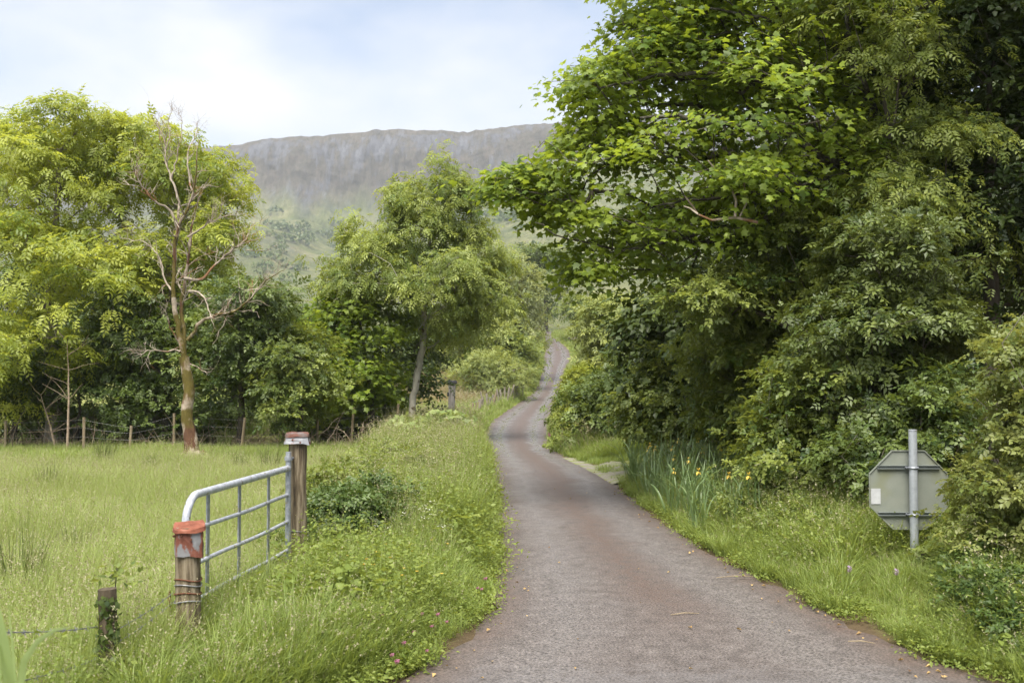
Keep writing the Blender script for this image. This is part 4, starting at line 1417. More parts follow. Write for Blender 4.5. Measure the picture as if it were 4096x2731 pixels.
# wire fence along the far side of the field
bf0 = gp(200, 30)
back = thing('field_fence', 'low stock fence of thin timber stakes along the far edge of the field', 'fence', bf0)
bposts = [(-30, 31, 28, 0), (7, 30, 26, 0), (85, 30, 30, 0), (131, 30.2, 20, .05), (175, 30.3, 31, 0), (242, 30.6, 29, .1), (283, 31.5, 29, .05), (318, 33, 24, 0), (352, 34.5, 30, .05), (395, 36, 31, .1)]
tops = []
for px, Yd, hp, ln in bposts:
    b = gp(px, Yd)
    H = hp * Yd / FPX + .22
    mb = MB()
    mb.tube([b + np.array([ln * z, 0, z]) for z in np.linspace(-.2, H, 5)], .045, 8, jit=.06)
    mb.build('post', M['stake'], back)
    tops.append((b, H, ln))
for fz in (.25, .48, .72, .93):
    for (b0_, h0, l0), (b1_, h1, l1) in zip(tops[:-1], tops[1:]):
        mb = MB()
        a = b0_ + np.array([l0 * fz * h0, -.05, fz * h0])
        c = b1_ + np.array([l1 * fz * h1, -.05, fz * h1])
        mb.tube([a + (c - a) * t - np.array([0, 0, .06 * t * (1 - t)]) for t in np.linspace(0, 1, 6)], .0022, 4, cap=False)
        mb.build('wire', M['wire'], back)

# leaning roadside stakes beyond the bend
sf0 = gp(472, 58)
stk = thing('stake_fence', 'ragged fence of leaning grey and orange stakes beside the lane beyond the bend', 'fence', sf0)
r = np.random.default_rng(31)
prev = None
for k in range(24):
    f = k / 23
    px = 472 + 50 * f + r.normal() * 1.0
    Yd = 55 + 22 * f
    b = gp(px, Yd)
    H = r.uniform(.75, 1.25)
    ln = r.normal() * .16
    mb = MB()
    w_ = r.uniform(.05, .11)
    mb.tube([b + np.array([ln * z, 0, z]) for z in np.linspace(-.15, H, 4)], w_ * .75, 6, jit=.12)
    mb.build('stake', M['stake'] if k in (0, 1, 3, 9) else M['stake_grey'], stk)
    if prev is not None:
        for fz in (.45, .8):
            m2 = MB()
            m2.tube([prev + np.array([0, 0, fz]), b + np.array([ln * fz, 0, fz])], .008, 4, cap=False)
            m2.build('wire', M['wire'], stk)
    prev = b

# pillar with a black cap
pb = gp(451, 47)
pil = thing('gate_pillar', 'weathered grey timber pillar with a flat black cap in the meadow left of the lane', 'pillar', pb)
ptop = W(451, 381, 47)[2] - pb[2]
mb = MB()
mb.tube([pb + np.array([.03 * z, 0, z]) for z in np.linspace(-.2, ptop, 6)], [.17, .165, .16, .16, .165, .165], 12, jit=.04)
mb.build('shaft', M['pillar'], pil)
mb = MB()
c = pb + np.array([.03 * ptop, 0, ptop])
mb.tube([c + (0, 0, -.10), c + (0, 0, -.09), c + (0, 0, .03), c + (0, 0, .06)], [.20, .225, .225, .20], 14, jit=.04)
mb.build('cap', M['black_cap'], pil)
mb = MB()
mb.box(c + np.array([-.18, -.05, -.6]), (.11, .10, .18))
mb.build('latch_block', M['black_cap'], pil, bevel=.02)

# ================================================================== ROAD SIGN FROM BEHIND
SY = 11.0
sc_ = W(911.5, 490, SY)
sbx = W(913.5, 490, SY)[0]
sg = float(h(sbx, SY))
sign = thing('road_sign', 'octagonal road sign seen from behind on a galvanised pole', 'sign', (sbx, SY, sg))
R8 = (951.3 - 872.6) / 2 * SY / FPX / math.cos(math.pi / 8)
th = .012
def octa(y, rad):
    return [(sc_[0] + rad * math.cos(math.pi / 8 + k * math.pi / 4), y, sc_[2] + rad * math.sin(math.pi / 8 + k * math.pi / 4)) for k in range(8)]
yp = SY + .085
mb = MB()
vs = octa(yp, R8) + octa(yp + .003, R8) 
fs = [tuple(range(8)), tuple(range(15, 7, -1))] + [(k, k + 8, (k + 1) % 8 + 8, (k + 1) % 8) for k in range(8)]
mb.add(vs, fs)
plate = mb.build('plate', M['sign_back'], sign, smooth=False)
mb = MB()
vs = octa(yp - .014, R8 * 1.004) + octa(yp - .014, R8 * .982) + octa(yp + .006, R8 * 1.004)
fs = []
for k in range(8):
    k2 = (k + 1) % 8
    fs += [(k, k2, 8 + k2, 8 + k), (k, 16 + k, 16 + k2, k2)]
mb.add(vs, fs)
mb.build('rim', M['sign_back'], plate, smooth=False)
mb = MB()
vs = octa(yp + .007, R8 * .99)
mb.add(vs, [tuple(range(7, -1, -1))])
mb.build('face', M['red_face'], plate, smooth=False)
for dz, hw in ((.252, .345), (-.262, .345)):
    mb = MB()
    for s_ in (-.017, .017):
        mb.box((sc_[0], yp - .018, sc_[2] + dz + s_), (hw * 2, .030, .006))
    mb.box((sc_[0], yp - .004, sc_[2] + dz), (hw * 2, .006, .040))
    rail = mb.build('channel', M['channel'], sign, smooth=False)
    mb = MB()
    ring = [np.array([sbx + .052 * math.cos(a), SY + .052 * math.sin(a), sc_[2] + dz]) for a in np.linspace(0, 2 * math.pi, 20)]
    mb.tube(ring, .009, 6, cap=False)
    clip = mb.build('clamp', M['galv'], rail)
    for s_ in (-1, 1):
        mb = MB()
        mb.tube([(sbx + s_ * .062, SY + .02, sc_[2] + dz), (sbx + s_ * .062, SY + .06, sc_[2] + dz)], .010, 6)
        mb.build('bolt', M['galv'], rail)
mb = MB()
ptp = W(913.5, 430.5, SY)[2]
mb.tube([(sbx, SY, sg - .4), (sbx, SY, 1.0), (sbx, SY, ptp)], .0445, 18)
mb.build('pole', M['pole'], sign)
mb = MB()
mb.tube([(sbx, SY, ptp), (sbx, SY, ptp + .012), (sbx, SY, ptp + .018)], [.047, .047, .035], 18)
mb.build('pole_cap', M['galv'], sign)
mb = MB()
st = W(878.5, 496.5, SY)
mb.box((st[0], yp - .0045, st[2]), (.105, .003, .170))
mb.build('sticker', M['sticker'], plate, smooth=False)

# ================================================================== LOW PLANTS
def bush(name, label, ells, mat, tmpl, size, clumps, per, spread, R_, seed, base, group=None, lower=.6, **k):
    b = np.array([base[0], base[1], float(h(base[0], base[1]))])
    c = np.array(ells[0][:3])
    return tree(name, label, 'bush', [b - (0, 0, .08), b + (c - b) * .5, b + (c - b) * .9], ells, mat, tmpl, size, clumps, 6, per, spread, R_, seed, 'bark_dark', .03, .003, group, lower=lower, **k)

bush('bramble_bush', 'dark bramble bush crowding the right side of the tall gate post',
     [E(332, 512, 11.6, 25, 30, .4), E(360, 520, 12, 28, 26, .4), E(322, 545, 11.3, 18, 18, .3), E(372, 502, 12.6, 24, 20, .4)], 'bramble', 'sprig', .12, 100, 9, .16, .16, 501, W(345, 380, 11.8)[:2])
bush('overgrown_hedge', 'low hedge overgrown with pale grass running from gate post towards the ash',
     [E(360, 475, 15, 36, 18, .6), E(390, 460, 18, 34, 18, .6), E(330, 482, 13.5, 24, 16, .5), E(410, 470, 17, 30, 16, .6)], 'haw', 'sprig', .11, 100, 8, .18, .18, 502, W(375, 380, 16)[:2])
bush('sycamore_sapling', 'pale broad-leaved sapling thicket in front of the leaning ash trunk',
     [E(425, 430, 29, 24, 10, .8), E(445, 424, 30, 14, 9, .7), E(410, 438, 27, 18, 8, .6)], 'maple_pale', 'maple', .17, 80, 8, .28, .26, 503, W(428, 380, 29)[:2])
bush('nettle_bush', 'low green bush at the grassy inside corner of the lane bend',
     [E(570, 445, 33, 18, 9, .6), E(590, 440, 32, 20, 9, .6)], 'weed', 'sprig', .16, 40, 8, .22, .2, 504, W(580, 380, 33)[:2])
bush('bramble_bush', 'brownish-green bramble patch round the foot of the sign pole',
     [E(870, 562, 11.6, 34, 7, .4), E(940, 560, 11.7, 26, 8, .3), E(845, 535, 12.4, 30, 14, .45), E(965, 565, 10.4, 26, 16, .4)], 'haw', 'sprig', .11, 95, 8, .15, .15, 505, (4.5, 11.6))
bush('bramble_bush', 'dark bramble in the lower right corner under the pale-tipped hawthorn',
     [E(1005, 590, 8.6, 34, 20, .35), E(1020, 625, 8.0, 30, 18, .3), E(985, 570, 9.2, 26, 18, .35)], 'bramble', 'sprig', .10, 80, 8, .12, .12, 506, (4.2, 8.5))
bush('bramble_bush', 'leafy bramble patch on the verge between irises and sign',
     [E(800, 520, 13, 40, 16, .4), E(760, 505, 14, 34, 14, .4), E(830, 535, 12.2, 26, 14, .35)], 'haw', 'sprig', .11, 90, 8, .16, .16, 507, (3.9, 13))

# small leafy sapling by the ivy post
b = gp(115, 7.0)
sp = thing('sapling', 'tiny leafy sapling poking up between the ivy post and the short gate post', 'sapling', b)
tp_ = W(117, 566, 7.0)
mb = MB()
P = [b, b + (tp_ - b) * .35 + (.02, 0, 0), b + (tp_ - b) * .7 + (-.005, 0, 0), tp_]
mb.tube(P, [.008, .007, .005, .003], 5)
mb.build('stem', M['bark_dark'], sp)
r = np.random.default_rng(6)
n = 46
pp = tp_ + np.stack([r.normal(size=n) * .07, r.normal(size=n) * .07, -np.abs(r.normal(size=n)) * .10 + .02], 1)
V, T, rn = place([t_leaf(.7, .1)], pp, unit(r.normal(size=(n, 3)) * [1, 1, .4]), unit(r.normal(size=(n, 3)) * .5 + [0, 0, 1]), r.uniform(.045, .075, n), r)
link('foliage', np_mesh('foliage', V - b, T, {'rnd': rn}, mats=[M['haw']]), sp)['kind'] = 'stuff'

def ribbon(pts, w, up=(0, -1, .3), keel=.25):
    """a strap leaf: three verts across, tapered"""
    P = np.array(pts)
    n = len(P)
    t = unit(np.gradient(P, axis=0))
    side = unit(np.cross(t, np.array(up)))
    nrm = np.cross(side, t)
    V, F = [], []
    for i in range(n):
        f = i / (n - 1)
        ww = w * min(1, f * 6 + .55) * (1 - f ** 2.2) ** .9 + .0006
        V += [P[i] - side[i] * ww / 2, P[i] + nrm[i] * ww * keel, P[i] + side[i] * ww / 2]
        if i:
            a = 3 * (i - 1)
            F += [(a, a + 1, a + 4, a + 3), (a + 1, a + 2, a + 5, a + 4)]
    return np.array(V), np.array(F)

def strap_leaf(b, d, L, bend, w, n=9):
    P = []
    p = np.array(b, float)
    ang = math.radians(8)
    for i in range(n):
        P.append(p.copy())
        f = i / (n - 1)
        a = ang + bend * f ** 2.2
        p = p + np.array([d[0] * math.sin(a), d[1] * math.sin(a), math.cos(a)]) * L / (n - 1)
    return ribbon(P, w, up=(d[0], d[1], .2))

# reed in the very lower left corner, close to the camera
rb = np.array([-1.62, 2.95, 0.0])
reed = thing('reed_plant', 'blurred broad strap leaves close to the camera in the lower left corner', 'plant', rb)
def px_leaf(pts, w):
    V, F = ribbon([W(*p) for p in pts], w, up=(0, -1, .1), keel=.15)
    link('leaf', np_mesh('leaf', V - rb, F, {'rnd': rng.uniform(.3, .9) * np.ones(len(V))}, smooth=True, mats=[M['pale_leaf']]), reed)
root_px = [(-6, 1000, 2.95), (2, 860, 2.95)]
px_leaf(root_px + [(8, 760, 2.95), (10, 690, 2.95), (4, 640, 2.9), (-8, 590, 2.9), (-20, 560, 2.9)], .045)
px_leaf(root_px + [(16, 770, 2.95), (18, 700, 2.95), (24, 660, 2.95), (38, 640, 2.9), (55, 629, 2.85), (72, 626, 2.8)], .028)
px_leaf(root_px + [(14, 780, 3.0), (16, 700, 3.0), (13, 650, 3.0), (8, 600, 3.0)], .018)
px_leaf(root_px + [(2, 780, 2.9), (0, 720, 2.9), (-2, 660, 2.9), (-1, 620, 2.9)], .03)

# irises: every plant its own thing, its leaves parts
ir = np.random.default_rng(55)
leaf_meshes = []
for k in range(10):
    V, F = strap_leaf((0, 0, 0), (1, 0), ir.uniform(.75, 1.1), ir.choice([.5, 1.2, 2.2, 2.7]), ir.uniform(.028, .04))
    leaf_meshes.append(np_mesh('leaf', V, F, {'rnd': ir.uniform(.1, .95) * np.ones(len(V))}, smooth=True, mats=[M['iris']]))
def petal_mesh():
    parts = []
    for k in range(3):
        a = k * 2.094
        lv, lt = t_leaf(.75, .05)
        parts.append((xf(lv, (0, 0, 0), a, .075, .9), lt))
        parts.append((xf(lv, (0, 0, .01), a + 1.05, .05, -1.0), lt))
    return merge(parts)
pv, pt_ = petal_mesh()
iris_flower = np_mesh('flower', pv, pt_, {'rnd': np.full(len(pv), .6)}, mats=[M['yellow_petal']])
n_ir = 0
tries = 0
while n_ir < 92 and tries < 4000:
    tries += 1
    Yd = ir.uniform(13.4, 21)
    x = float(roadR(Yd)) + ir.uniform(.2, 1.75)
    px = 512 + x / Yd * FPX
    if not (608 < px < 785):
        continue
    b = np.array([x, Yd, float(h(x, Yd)) - .03])
    flower = n_ir % 6 == 0
    ip = thing('iris_plant', 'flag iris with arching grey-green sword leaves and a yellow flower on the right verge' if flower else 'flag iris with arching grey-green sword leaves in the clump on the right verge', 'plant', b, 'flag irises on the right verge in flower' if flower else 'flag irises on the right verge')
    for k in range(ir.integers(5, 8)):
        o = link('leaf', leaf_meshes[ir.integers(0, 10)], ip, (ir.normal() * .05, ir.normal() * .05, 0))
        o.rotation_euler = (ir.normal() * .08, ir.normal() * .08, ir.uniform(0, 6.28))
        s_ = ir.uniform(.95, 1.35) * (1.0 if Yd > 15 else .85)
        o.scale = (s_, s_, s_)
    if flower:
        mb = MB()
        hh = ir.uniform(.75, .95)
        mb.tube([b, b + (.02, 0, hh * .5), b + (.03, 0, hh)], [.008, .007, .005], 5)
        mb.build('flower_stem', M['iris'], ip)
        o = link('flower', iris_flower, ip, (.03, 0, hh))
        o.rotation_euler = (0, 0, ir.uniform(0, 6))
    n_ir += 1

# ------------------------------------------------------------------ grass tufts (sources live in collections that are not linked to the scene)
def tuft(nb, rad, h0, h1, w, lean, seed, levels=3, head=0.0, head_s=.02, stiff=2.0, heads=5, mats=('grass', 'straw')):
    r = np.random.default_rng(seed)
    Vs, Ts, Rs, Ms, b = [], [], [], [], 0
    lv, lt = t_leaf(.5, .2)
    for k in range(nb):
        a = r.uniform(0, 2 * np.pi)
        q = rad * math.sqrt(r.random())
        p0 = np.array([q * math.cos(a), q * math.sin(a), 0])
        a2 = a + r.normal() * .9
        d = np.array([math.cos(a2), math.sin(a2), 0])
        H = r.uniform(h0, h1)
        le = lean * r.uniform(.2, 1.3)
        is_head = r.random() < head
        if is_head:
            H *= 1.25
            le *= .5
        ww = w * r.uniform(.7, 1.2) * (.5 if is_head else 1)
        side = np.array([-d[1], d[0], 0])
        tone = float(np.clip(r.normal(.5, .25), 0, 1))
        vs = []
        for i in range(levels):
            f = i / levels
            c = p0 + d * le * H * f ** stiff + np.array([0, 0, H * (f - .28 * min(le, 1.4) * f ** 3)])
            hw = ww / 2 * (1 - .55 * f)
            vs += [c - side * hw, c + side * hw]
        tipp = p0 + d * le * H + np.array([0, 0, H * (1 - .28 * min(le, 1.4))])
        vs.append(tipp)
        t = []
        for i in range(levels - 1):
            t += [(2 * i, 2 * i + 1, 2 * i + 3), (2 * i, 2 * i + 3, 2 * i + 2)]
        t.append((2 * levels - 2, 2 * levels - 1, 2 * levels))
        Vs.append(np.array(vs))
        Ts.append(np.array(t) + b)
        Rs += [tone] * len(vs)
        Ms += [0] * len(t)
        b += len(vs)
        if is_head:
            for j in range(heads):
                f = 1 - j * .045
                c = p0 + d * le * H * f ** stiff + np.array([0, 0, H * (f - .28 * min(le, 1.4) * f ** 3)])
                v = xf(lv, c, r.uniform(0, 6.28), head_s * r.uniform(.7, 1.3), r.uniform(-1.2, .2))
                Vs.append(v)
                Ts.append(lt + b)
                Rs += [float(r.random())] * len(v)
                Ms += [1] * len(lt)
                b += len(v)
    return np_mesh('tuft', np.vstack(Vs), np.vstack(Ts), {'rnd': Rs}, mats=[M[m] for m in mats], mi=Ms)

def weed_tuft(n, size, hgt, rad, seed, mat='weed', flower=None, nf=0, fs=.02, tmpl=None, flat=.6):
    r = np.random.default_rng(seed)
    pos = np.stack([r.normal(size=n) * rad, r.normal(size=n) * rad, r.uniform(.02, hgt, n)], 1)
    d = unit(np.stack([r.normal(size=n), r.normal(size=n), r.normal(size=n) * .4 + .1], 1))
    u = unit(r.normal(size=(n, 3)) * .5 + [0, 0, 1])
    V, T, rn = place(tmpl or [t_leaf(.6, .15)], pos, d, u, size * r.uniform(.6, 1.3, n), r)
    mi = np.zeros(len(T), int)
    # stems
    parts = [(V, T)]
    for k in range(max(3, n // 8)):
        x, y = r.normal(size=2) * rad * .7
        hh = hgt * r.uniform(.7, 1.1)
        v = np.array([(x - .003, y, 0), (x + .003, y, 0), (x + r.normal() * .04, y + r.normal() * .04, hh)])
        parts.append((v, np.array([(0, 1, 2)])))
    nf_t = 0
    fl = []
    for k in range(nf):
        x, y = r.normal(size=2) * rad
        z = hgt * r.uniform(.85, 1.35)
        m_ = 7
        pp = np.array([x, y, z]) + np.stack([r.normal(size=m_) * fs * 1.3, r.normal(size=m_) * fs * 1.3, r.normal(size=m_) * fs * .3], 1)
        v, t, _ = place([t_leaf(.9, .05)], pp, unit(r.normal(size=(m_, 3)) * [1, 1, .3]), np.tile([0, 0, 1.], (m_, 1)), np.full(m_, fs), r)
        parts.append((np.array([(x - .002, y, 0), (x + .002, y, 0), (x, y, z)]), np.array([(0, 1, 2)])))
        fl.append((v, t))
    V1, T1 = merge(parts)
    n1 = len(T1)
    if fl:
        V2, T2 = merge(fl)
        T = np.vstack([T1, T2 + len(V1)])
        Vv = np.vstack([V1, V2])
    else:
        Vv, T = V1, T1
    mi = np.r_[np.zeros(n1, int), np.ones(len(T) - n1, int)]
    rn_all = np.clip(np.random.default_rng(seed + 1).normal(.5, .05, len(Vv)), 0, 1)
    rn_all[:len(rn)] = rn
    return np_mesh('weed', Vv, T, {'rnd': rn_all}, mats=[M[mat], M[flower or 'white_petal']], mi=mi)

def fern_mesh(seed):
    r = np.random.default_rng(seed)
    lv, lt = t_leaf(.28, .05)
    parts = []
    for k in range(7):
        a = r.uniform(0, 6.28)
        L = r.uniform(.45, .7)
        for i in range(16):
            f = .12 + .86 * i / 15
            rr_ = L * .75 * f
            z = L * (.95 * f - .55 * f * f)
            c = np.array([math.sin(a) * rr_, math.cos(a) * rr_, z])
            for s_ in (-1, 1):
                parts.append((xf(lv, c, a + s_ * 1.25, L * .30 * (1 - f) ** .8 + .01, .15), lt))
    return merge(parts)

def source(name, meshes):
    c = bpy.data.collections.new(name)
    for k, me in enumerate(meshes):
        c.objects.link(bpy.data.objects.new('%s_%02d' % (name, k), me))
    return c

SRC = {
    'meadow': source('meadow', [tuft(42, .13, .30, .52, .0065, .55, s, 2, .10, .016, mats=('meadow', 'straw')) for s in range(6)]),
    'lush': source('lush', [tuft(34, .11, .20, .42, .0095, .85, 20 + s, 3, .05, .02) for s in range(6)]),
    'low': source('low', [tuft(30, .10, .08, .20, .008, .9, 30 + s, 2) for s in range(4)]),
    'tall': source('tall', [tuft(30, .12, .45, .80, .0085, .6, 40 + s, 3, .16, .018, heads=9) for s in range(5)]),
    'weeds': source('weeds', [weed_tuft(60, .038, .34, .11, 50), weed_tuft(48, .046, .24, .12, 51), weed_tuft(64, .030, .46, .10, 52), weed_tuft(50, .034, .50, .11, 53), weed_tuft(50, .028, .18, .13, 54), weed_tuft(14, .085, .30, .10, 55)]),
    'white': source('white', [weed_tuft(20, .06, .55, .09, 60 + s, flower='white_petal', nf=4, fs=.018) for s in range(3)]),
    'clover': source('clover', [weed_tuft(44, .035, .12, .11, 70 + s) for s in range(3)]),
    'far': source('far', [tuft(26, .22, .25, .55, .028, .6, 80 + s, 2, .15, .05) for s in range(4)]),
    'red': source('red', [tuft(30, .22, .35, .70, .025, .5, 90 + s, 2, .3, .06, mats=('red_straw', 'straw')) for s in range(3)]),
}

def scatter_group(name, col):
    ng = bpy.data.node_groups.new(name, 'GeometryNodeTree')
    ng.interface.new_socket('Geometry', in_out='INPUT', socket_type='NodeSocketGeometry')
    ng.interface.new_socket('Geometry', in_out='OUTPUT', socket_type='NodeSocketGeometry')
    N, L = ng.nodes, ng.links
    gi, go = N.new('NodeGroupInput'), N.new('NodeGroupOutput')
    ci = N.new('GeometryNodeCollectionInfo')
    ci.inputs['Collection'].default_value = col
    ci.inputs['Separate Children'].default_value = True
    ci.inputs['Reset Children'].default_value = True
    ip = N.new('GeometryNodeInstanceOnPoints')
    ip.inputs['Pick Instance'].default_value = True
    def at(nm, t):
        x = N.new('GeometryNodeInputNamedAttribute')
        x.data_type = t
        x.inputs['Name'].default_value = nm
        return x.outputs['Attribute']
    L.new(gi.outputs[0], ip.inputs['Points'])
    L.new(ci.outputs[0], ip.inputs['Instance'])
    L.new(at('idx', 'INT'), ip.inputs['Instance Index'])
    L.new(at('rot', 'FLOAT_VECTOR'), ip.inputs['Rotation'])
    L.new(at('scl', 'FLOAT'), ip.inputs['Scale'])
    L.new(ip.outputs[0], go.inputs[0])
    return ng
GROUPS = {k: scatter_group('scatter_' + k, c) for k, c in SRC.items()}

def scatter(name, label, cat, src, xy, s0, s1, seed, scl=None):
    r = np.random.default_rng(seed)
    n = len(xy)
    z = h(xy[:, 0], xy[:, 1]) - .015
    me = bpy.data.meshes.new(name)
    me.vertices.add(n)
    me.vertices.foreach_set('co', np.stack([xy[:, 0], xy[:, 1], z], 1).astype(np.float32).ravel())
    a = me.attributes.new('idx', 'INT', 'POINT')
    a.data.foreach_set('value', r.integers(0, len(SRC[src].objects), n).astype(np.int32))
    a = me.attributes.new('rot', 'FLOAT_VECTOR', 'POINT')
    a.data.foreach_set('vector', np.stack([r.normal(size=n) * .08, r.normal(size=n) * .08, r.uniform(0, 6.28, n)], 1).astype(np.float32).ravel())
    a = me.attributes.new('scl', 'FLOAT', 'POINT')
    sc = r.uniform(s0, s1, n) * (scl if scl is not None else 1)
    a.data.foreach_set('value', np.asarray(sc, np.float32))
    o = link(name, me)
    md = o.modifiers.new('scatter', 'NODES')
    md.node_group = GROUPS[src]
    tag(o, label, cat, kind='stuff')
    return o

def sample(n, x0, x1, y0, y1, ok, seed, bias=0.0):
    r = np.random.default_rng(seed)
    out = []
    tot = 0
    while tot < n:
        y = y0 + (y1 - y0) * r.random(n * 2) ** (1 + bias)
        x = r.uniform(x0, x1, n * 2)
        k = ok(x, y)
        out.append(np.stack([x, y], 1)[k])
        tot += k.sum()
    return np.vstack(out)[:n]

def bound(y):
    return np.interp(y, [5, 7.5, 10.5, 20, 30, 36], [-2.75, -2.6, -2.3, -2.7, -3.6, -4.4])
def lumps(x, y, f=.8, ph=0):
    return .5 + .25 * np.sin(x * f * 1.7 + ph + 1.3 * np.sin(y * f)) + .25 * np.sin(y * f * 1.3 + 2 * ph + np.sin(x * f * .8))

def inview(x, y):
    k = np.abs(x) < y * .56 + .8
    k &= ~((np.abs(x / y + .405) < .022) & (y < 6.66))                       # trodden in front of the ivy post and the short gate post
    k &= ~((np.abs(x / y + .3265) < .017) & (y > 6.2) & (y < 7.5))
    return k
def low_by_gate(x, y):
    a = x / y
    gy = np.interp(a, [-.33, -.22], [7.7, 10.5])
    return 1 - .5 * ((a > -.335) & (a < -.215) & (y < gy) & (y > gy - 1.6))
def low_by_sign(x, y):
    a = x / y
    return 1 - .5 * ((a > .335) & (a < .455) & (y < 11.2) & (y > 8.6))
fld = lambda x, y: inview(x, y) & (x < bound(y) + .15) & (x < roadL(y) - .2)
xy = sample(9000, -17, -2, 6.2, 24.5, fld, 1)
scatter('meadow_grass', 'tall pale seeding grass filling the field behind the gate', 'grass', 'meadow', xy, .75, 1.2, 2, .75 + .5 * lumps(xy[:, 0], xy[:, 1]))
xy = sample(3800, -19, -2.3, 22.5, 31, fld, 3)
scatter('field_edge_grass', 'darker lush grass at the far edge of the field below the trees', 'grass', 'lush', xy, .75, 1.2, 4)
xy = sample(1500, -14, -2.2, 6.2, 22, fld, 5)
scatter('field_green_grass', 'greener grass patches among the pale field grass', 'grass', 'lush', xy[lumps(xy[:, 0], xy[:, 1], .6, 2) > .55], .9, 1.4, 6)

ver = lambda x, y: inview(x, y) & (x > bound(y) - .1) & (x < roadL(y) - .10 + .08 * np.sin(y * 5))
xy = sample(3400, -4.5, 1, 5.2, 31, ver, 7, .15)
dl = roadL(xy[:, 1]) - xy[:, 0]
scatter('verge_grass', 'lush green grass on the left verge between gate and lane', 'grass', 'lush', xy, .8, 1.3, 8, (.55 + .45 * sstep(.1, .9, dl)) * low_by_gate(xy[:, 0], xy[:, 1]))
k = dl > .55
xy2 = sample(1900, -4.5, 1, 7, 34, lambda x, y: ver(x, y) & (roadL(y) - x > .55 + .3 * np.sin(y * 1.7)) & (np.random.default_rng(3).random(len(x)) < .12 + .88 * sstep(9.5, 12, y)), 9, .0)
scatter('verge_tall_grass', 'tall seeding grass standing on the left verge', 'grass', 'tall', xy2, .85, 1.35, 10, (.75 + .35 * sstep(10, 14, xy2[:, 1])) * low_by_gate(xy2[:, 0], xy2[:, 1]))
xy = sample(3800, -4.5, 1, 5.4, 34, lambda x, y: ver(x, y) & (lumps(x, y, 1.1, 1) > .33), 11, .1)
scatter('verge_weeds', 'broad-leaved weeds growing through the left verge grass', 'weeds', 'weeds', xy, .8, 1.5, 12, (.55 + .6 * sstep(.1, .9, roadL(xy[:, 1]) - xy[:, 0]) + .35 * sstep(9.5, 12, xy[:, 1])) * low_by_gate(xy[:, 0], xy[:, 1]))
xy = sample(170, -4.5, 1, 11, 30, lambda x, y: ver(x, y) & (roadL(y) - x > .45), 13)
scatter('white_umbels', 'small white flower heads scattered along the left verge', 'flowers', 'white', xy, .7, 1.1, 14)
xy = sample(480, -4, 1, 5.2, 22, lambda x, y: inview(x, y) & (lumps(x, y, 2.6, 1) > .38) & (roadL(y) - x > .03) & (roadL(y) - x < .45), 15, .4)
scatter('verge_clover', 'low clover leaves fringing the left edge of the lane', 'clover', 'clover', xy, .7, 1.3, 16)
xy = sample(1500, -5.5, -.5, 4.2, 8.2, lambda x, y: inview(x, y) & (x < roadL(y) - .3) & (x > -4.6) & ~((np.abs(x / y + .405) < .035) & (y < 6.65)), 17)
scatter('corner_grass', 'long green grass in the lower left foreground', 'grass', 'lush', xy, .7, 1.1, 18)
xy = sample(90, -4.6, -2.2, 5.0, 9.5, lambda x, y: inview(x, y) & (np.abs(x - bound(y)) < .55) & ~((np.abs(x / y + .405) < .03) & (y < 6.65)) & ~((np.abs(x / y + .325) < .02) & (y < 7.5)), 19)
scatter('fence_line_grass', 'straw-coloured seed heads along the barbed wire fence', 'grass', 'tall', xy, .65, 1.0, 20)

pull = lambda x, y: (y > 21.3) & (y < 27.2) & (x < roadR(y) + 3.2)
rv = lambda x, y: inview(x, y) & (x > roadR(y) + .10 - .08 * np.sin(y * 4)) & (x < roadR(y) + 3.0) & ~pull(x, y)
xy = sample(4400, 0, 9, 5.0, 30, rv, 21, .2)
dr = xy[:, 0] - roadR(xy[:, 1])
scatter('right_verge_grass', 'lush green grass on the right verge below the sign', 'grass', 'lush', xy, .85, 1.4, 22, (.6 + .65 * sstep(.1, 1.0, dr)) * low_by_sign(xy[:, 0], xy[:, 1]))
xy = sample(1900, 0, 9, 5.0, 26, lambda x, y: rv(x, y) & (lumps(x, y, 1.2, 4) > .38), 23, .2)
scatter('right_verge_weeds', 'broad-leaved weeds along the right verge', 'weeds', 'weeds', xy, .8, 1.5, 24, .6 + .45 * sstep(.1, .9, xy[:, 0] - roadR(xy[:, 1])) - .3 * (low_by_sign(xy[:, 0], xy[:, 1]) < 1))
xy = sample(330, 0, 9, 6.0, 20, lambda x, y: rv(x, y) & (x - roadR(y) > .8), 25)
scatter('right_verge_tall_grass', 'tall seeding grass at the foot of the right hedge', 'grass', 'tall', xy, .6, .95, 26, low_by_sign(xy[:, 0], xy[:, 1]))
xy = sample(330, 0, 9, 5.0, 20, lambda x, y: inview(x, y) & (lumps(x, y, 2.6, 3) > .4) & (x - roadR(y) > .03) & (x - roadR(y) < .42), 27, .3)
scatter('right_verge_clover', 'low clover leaves fringing the right edge of the lane', 'clover', 'clover', xy, .7, 1.3, 28)

fv = lambda x, y: ((x < roadL(y) + .05) & (x > roadL(y) - 3.5)) | ((x > roadR(y) - .05) & (x < roadR(y) + 3.0))
xy = sample(5200, -6, 16, 29, 165, lambda x, y: fv(x, y), 29, .9)
dd = np.minimum(np.abs(xy[:, 0] - roadL(xy[:, 1])), np.abs(xy[:, 0] - roadR(xy[:, 1])))
scatter('lane_verge_grass', 'rough grass on both verges of the lane beyond the bend', 'grass', 'far', xy, .8, 1.5, 30, .5 + .6 * sstep(0, .8, dd))
xy = sample(3600, -40, 4, 40, 110, lambda x, y: (x < roadL(y) - 2.0) & (x > -.33 * y), 31, .3)
scatter('rough_meadow', 'rough pale meadow behind the trees left of the lane', 'grass', 'far', xy, 1.0, 1.8, 32)
xy = sample(1500, -12, 2, 66, 100, lambda x, y: (x < roadL(y) - 2.5) & (x > -.12 * y), 33)
